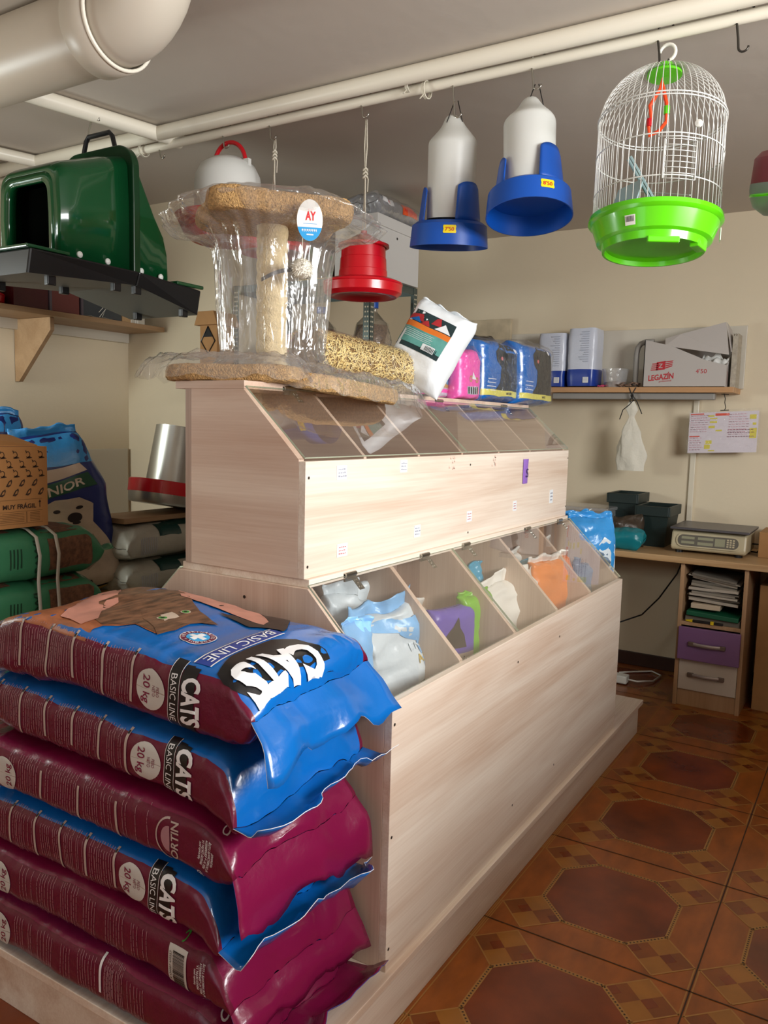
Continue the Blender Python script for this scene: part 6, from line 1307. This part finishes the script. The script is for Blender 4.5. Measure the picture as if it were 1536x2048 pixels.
# MUY FRAGIL carton with bird prints
pm('kraft', '#b07c46', .75, var=.05, vscale=14); pm('kraft_ink', '#3a2413', .7)
bx = thing('printed_carton', 'brown carton with bird pattern reading MUY FRAGIL on the green bales', 'box', (.1, 1.62, .948))
xr = pY(95, 980, 1.47).x; zt2 = pY(60, 893, 1.47).z; zb2 = .952
mb = MB(); mb.box(xr-.40, xr, 1.47, 1.78, zb2, zt2)
fk = plane_fn((xr, 1.47, zb2), (-1, 0, 0), (0, 0, 1), (0, -1, 0), .0008)   # a = distance left of the right edge
H = zt2-zb2
for r in range(5):
    for k in range(7):
        a = .024+.044*k+(.022 if r % 2 else 0); b = H*(.90-.115*r)
        if r < 3: decal(mb, ring2(a, b, .006, .0085, .008, .0105, n=10, a0=.5, a1=5.6), fk, 1, 0); decal(mb, poly2([(a-.004, b-.004), (a-.016, b-.010), (a-.006, b-.012), (a+.008, b-.012)]), fk, 1, 0); decal(mb, poly2([(a+.004, b+.012), (a+.010, b+.014), (a+.006, b+.006)]), fk, 1, 0)
        else: decal(mb, poly2([(a+.012, b-.010), (a+.002, b+.006), (a-.008, b+.012), (a-.010, b+.006), (a-.006, b-.006), (a+.002, b-.012)]), fk, 1, 0); decal(mb, poly2([(a+.005, b-.006), (a, b+.003), (a-.005, b+.006), (a-.004, b-.003)]), plane_fn((xr, 1.47, zb2), (-1, 0, 0), (0, 0, 1), (0, -1, 0), .0016), 0, 0)
decal(mb, text2d('MUY FRÁGIL', .014, .03, .115), fk, 1, 0, T=lambda a, b: (.100-a, b+H*.265))
decal(mb, rect2(.028, .0305, H*.24, H*.31), fk, 1, 0); decal(mb, poly2([(.024, H*.30), (.0345, H*.30), (.029, H*.335)]), fk, 1, 0)
for (a, b, c, d) in [(.02, .19, H*.345, H*.35), (.02, .19, H*.20, H*.205), (.02, .19, H*.05, H*.055), (.075, .078, H*.06, H*.195)]: decal(mb, rect2(a, b, c, d), fk, 2, 0)
for k in range(6): decal(mb, rect2(.085, .18-.01*(k % 3), H*(.075+.02*k), H*(.082+.02*k)), fk, 2, 0); decal(mb, rect2(.03, .065, H*(.075+.02*k), H*(.082+.02*k)), fk, 2, 0)
mb.build('carton_body', ['kraft', 'kraft_ink', pm('kraft_faint', '#7d552c', .7)], bx, bevel=0)
mb = MB(); mb.prism([(xr-.03, 1.475, zt2+.001), (xr-.03, 1.62, zt2+.03), (xr-.40, 1.62, zt2+.05), (xr-.40, 1.475, zt2+.001)], (0, 0, .003)); mb.build('carton_flap', 'kraft', bx)
# dog food bag with a sitting puppy
pm('navy_film', '#1c2a6b', .3, bump=.3, bscale=16, var=.15, vscale=6); pm('puppy_print', '#b8a692', .4, var=.15, vscale=14); pm('puppy_dark', '#241a1c', .4); pm('puppy_shade', '#8f7a6d', .4, var=.1, vscale=14); pm('darkgreen_print', '#1f5138', .4)
def pup(mb, S):
    L, w_ = S.L, S.W; f = [S.top(1, .0014*k+.0025) for k in range(6)]
    decal(mb, rect2(-.98*w_, .98*w_, L*.80, L*.985), f[0], 1, .03)
    decal(mb, poly2([(-.95*w_, L*.66), (.6*w_, L*.74), (.75*w_, L*.66), (-.95*w_, L*.585)]), f[1], 2, .03); decal(mb, text2d('JUNIOR', .033, .02, .20), f[2], 3, .02, T=lambda a, b: (a+.0*w_, b+L*.665+a*.18))
    decal(mb, poly2([(-.95*w_, L*.76), (.5*w_, L*.80), (.6*w_, L*.75), (-.95*w_, L*.67)]), f[1], 3, .03)
    decal(mb, poly2([(-.18*w_, .02), (.80*w_, .02), (.95*w_, L*.10), (.80*w_, L*.30), (.55*w_, L*.44), (.60*w_, L*.55), (.35*w_, L*.60), (-.1*w_, L*.60), (-.55*w_, L*.56), (-.98*w_, L*.55), (-.80*w_, L*.46), (-.55*w_, L*.49), (-.25*w_, L*.42), (-.12*w_, L*.25)]), f[3], 4, .03)
    decal(mb, disc2(.22*w_, L*.485, .028, .020), f[4], 5, 0); decal(mb, disc2(-.10*w_, L*.535, .014, .007), f[4], 5, 0); decal(mb, disc2(.33*w_, L*.545, .013, .007), f[4], 5, 0); decal(mb, disc2(.24*w_, L*.45, .016, .007), f[4], 5, 0)
    decal(mb, poly2([(.0, L*.36), (.5*w_, L*.36), (.6*w_, L*.2), (.3*w_, L*.14), (.05*w_, L*.2)]), f[4], 6, .03)
    decal(mb, poly2([(.1*w_, L*.03), (.35*w_, L*.03), (.33*w_, L*.07), (.15*w_, L*.07)]), f[4], 5, .03)
    decal(mb, rect2(-.98*w_, .98*w_, 0.004, L*.025), f[5], 7, .03)
    decal(mb, rect2(-.9*w_, -.3*w_, L*.40, L*.415), f[1], 8, .03)
bq = pY(185, 1165, 1.90)
standing('puppy_food_bag', 'navy dog food bag reading JUNIOR with a sitting cream puppy', 'bag', (.70, 1.93, .60), (-.14, .06, 1), (-.42, -.90, .05), .64, .40, .16, ['navy_film', 'sky_film', 'darkgreen_print', 'cream_print', 'puppy_print', 'puppy_dark', 'puppy_shade', 'gold_band', 'pink_paper'], dec=pup, seed=95, near=.05, far=.22, amp=.004, flapl=.03, flapmi=1, n=3.2, endw=.62)
standing('blue_food_bag', 'blue and navy glossy bag top behind the bird-patterned carton', 'bag', (.42, 2.22, .60), (.0, .02, 1), (-.45, -.89, 0), .70, .46, .14, ['navy_film', 'sky_film', 'silver_film', 'green_print'], dec=lambda mb, S: (decal(mb, rect2(-.98*S.W, .98*S.W, S.L*.90, S.L*.99), S.top(1, .001), 1, .03), [decal(mb, rect2(-.02+.012*(k % 5), -.012+.012*(k % 5), S.L*(.86-.012*(k//5)), S.L*(.868-.012*(k//5))), S.top(1, .002), 2, .03) for k in range(15)]), seed=96, near=.05, far=.10, amp=.006, flapl=.02, flapmi=1, n=3.2)
mb = MB(); mb.box(.2, .84, 1.84, 2.35, 0, .596); tag(mb.build('cardboard_carton', 'cardboard', bevel=.003), 'large carton carrying the standing dog food bags, mostly hidden', 'box')
# pale sacks with dark green stripe, wood plank, steel feeder
pm('sack_grey', '#a9a79b', .45, bump=.4, bscale=24, var=.06, vscale=10); pm('sack_teal', '#123c38', .4); pm('cat_ginger', '#8a5b36', .5, var=.45, vscale=18)
def palesack(z, label, seed, y=1.92):
    t_ = thing('feed_sack', label, 'sack', (1.2, y, z), 0, 'pale feed sacks piled under the steel feeder')
    S = Sack(.80, .40, .155, near=.08, far=.08, amp=.007, seed=seed, loc=(.80, y, z), rz=-PI/2, n=3); mb = MB(); S.mesh(mb, 56, 56); f = S.side(1, .001); f2 = S.side(1, .002)
    decal(mb, rect2(.18, .30, .30, .85), f, 1, .02); decal(mb, rect2(.24, .8, .72, .9), f, 1, .03); decal(mb, poly2([(.33, -.9), (.50, -.9), (.50, .3), (.45, .45), (.40, .2), (.36, -.2)]), f, 2, .03); decal(mb, text2d('Brit', .04, .02, .09), f2, 3, .02, T=lambda a, b: (.42+a, .45+b/.12))
    for k in range(9): decal(mb, rect2(.08+.010*k, .083+.010*k, -.6, .3), f, 4, .05)
    mb.build('sack_body', ['sack_grey', 'sack_teal', 'cat_ginger', 'brand_red', 'pack_text'], t_, smooth=True)
palesack(.715, 'pale sack with dark green print directly under the plank and steel feeder', 97)
palesack(.565, 'pale sack with ginger print, second below the steel feeder', 98)
t_ = thing('feed_sack', 'white and pink sack behind the top cat food sack', 'sack', (.9, 1.5, .42), 0, 'pale feed sacks piled under the steel feeder')
S = Sack(.75, .42, .15, near=.09, far=.09, amp=.006, seed=99, loc=(.52, 1.42, .47), rz=-PI/2, n=2.8); mb = MB(); S.mesh(mb, 56, 56); f = S.top(1, .001)
decal(mb, text2d('Canina', .06, .02), f, 1, .02, T=lambda a, b: (b-.08, .30+a)); decal(mb, ring2(-.02, .52, .16, .20, n=20, a0=-.4, a1=2.2), f, 2, .03); decal(mb, rect2(.02, .20, .02, .16), f, 2, .03)
mb.build('sack_body', ['sack_grey', 'brand_red', pm('pink_print', '#a3527f', .4)], t_, smooth=True)
mb = MB(); mb.box(.55, 1.35, 1.22, 1.70, 0, .465); tag(mb.build('cardboard_carton', 'cardboard', bevel=.003), 'carton under the white and pink sack, hidden behind the counter', 'box')
mb = MB(); mb.box(.85, 1.62, 1.72, 2.12, 0, .56); tag(mb.build('cardboard_carton', 'cardboard', bevel=.003), 'carton under the pale feed sacks, hidden behind the counter', 'box')
mb = MB(); mb.box(.84, 1.45, 1.78, 1.98, .872, .894, T=Matrix.Rotation(0, 4, 'Z')); tag(mb.build('wooden_plank', 'left_shelf_wood', bevel=.002), 'short wooden plank lying on the pale sacks under the steel feeder', 'plank')
pm('galv', '#b9bab4', .32, .9)
sf = thing('steel_feeder', 'tilted galvanised steel hopper feeder with red ring standing on the plank', 'poultry feeder', (1.16, 1.88, .895))
Tm = Matrix.Translation((1.165, 1.88, .918)) @ Matrix.Rotation(math.radians(9), 4, Vector((.85, .5, 0)).cross(Vector((0, 0, 1)))*-1) @ Matrix.Rotation(math.radians(6), 4, Vector((.852, .523, 0)))
mb = MB(); mb.lathe([(.112, .06), (.108, .10), (.098, .345), (.0985, .35), (.096, .35), (.104, .10)], 48, T=Tm); mb.build('hopper', 'galv', sf, smooth='auto')
mb = MB(); mb.lathe([(.0001, 0), (.165, 0), (.172, .012), (.176, .060), (.172, .062)], 48, T=Tm); mb.build('pan', 'galv', sf, smooth='auto')
mb = MB(); mb.lathe([(.178, .045), (.180, .098), (.176, .102), (.13, .085), (.112, .085), (.112, .08), (.13, .08), (.172, .06)], 48, T=Tm)
mb.build('red_ring', 'red_plastic', sf, smooth='auto', label='red ring')
for k in range(14):
    a = 2*PI*k/14; mb = MB(); mb.box(.135, .165, -.012, .012, .0925, .0955, T=Tm @ Matrix.Rotation(a, 4, 'Z')); mb.build('feed_slot', 'cling', sf)
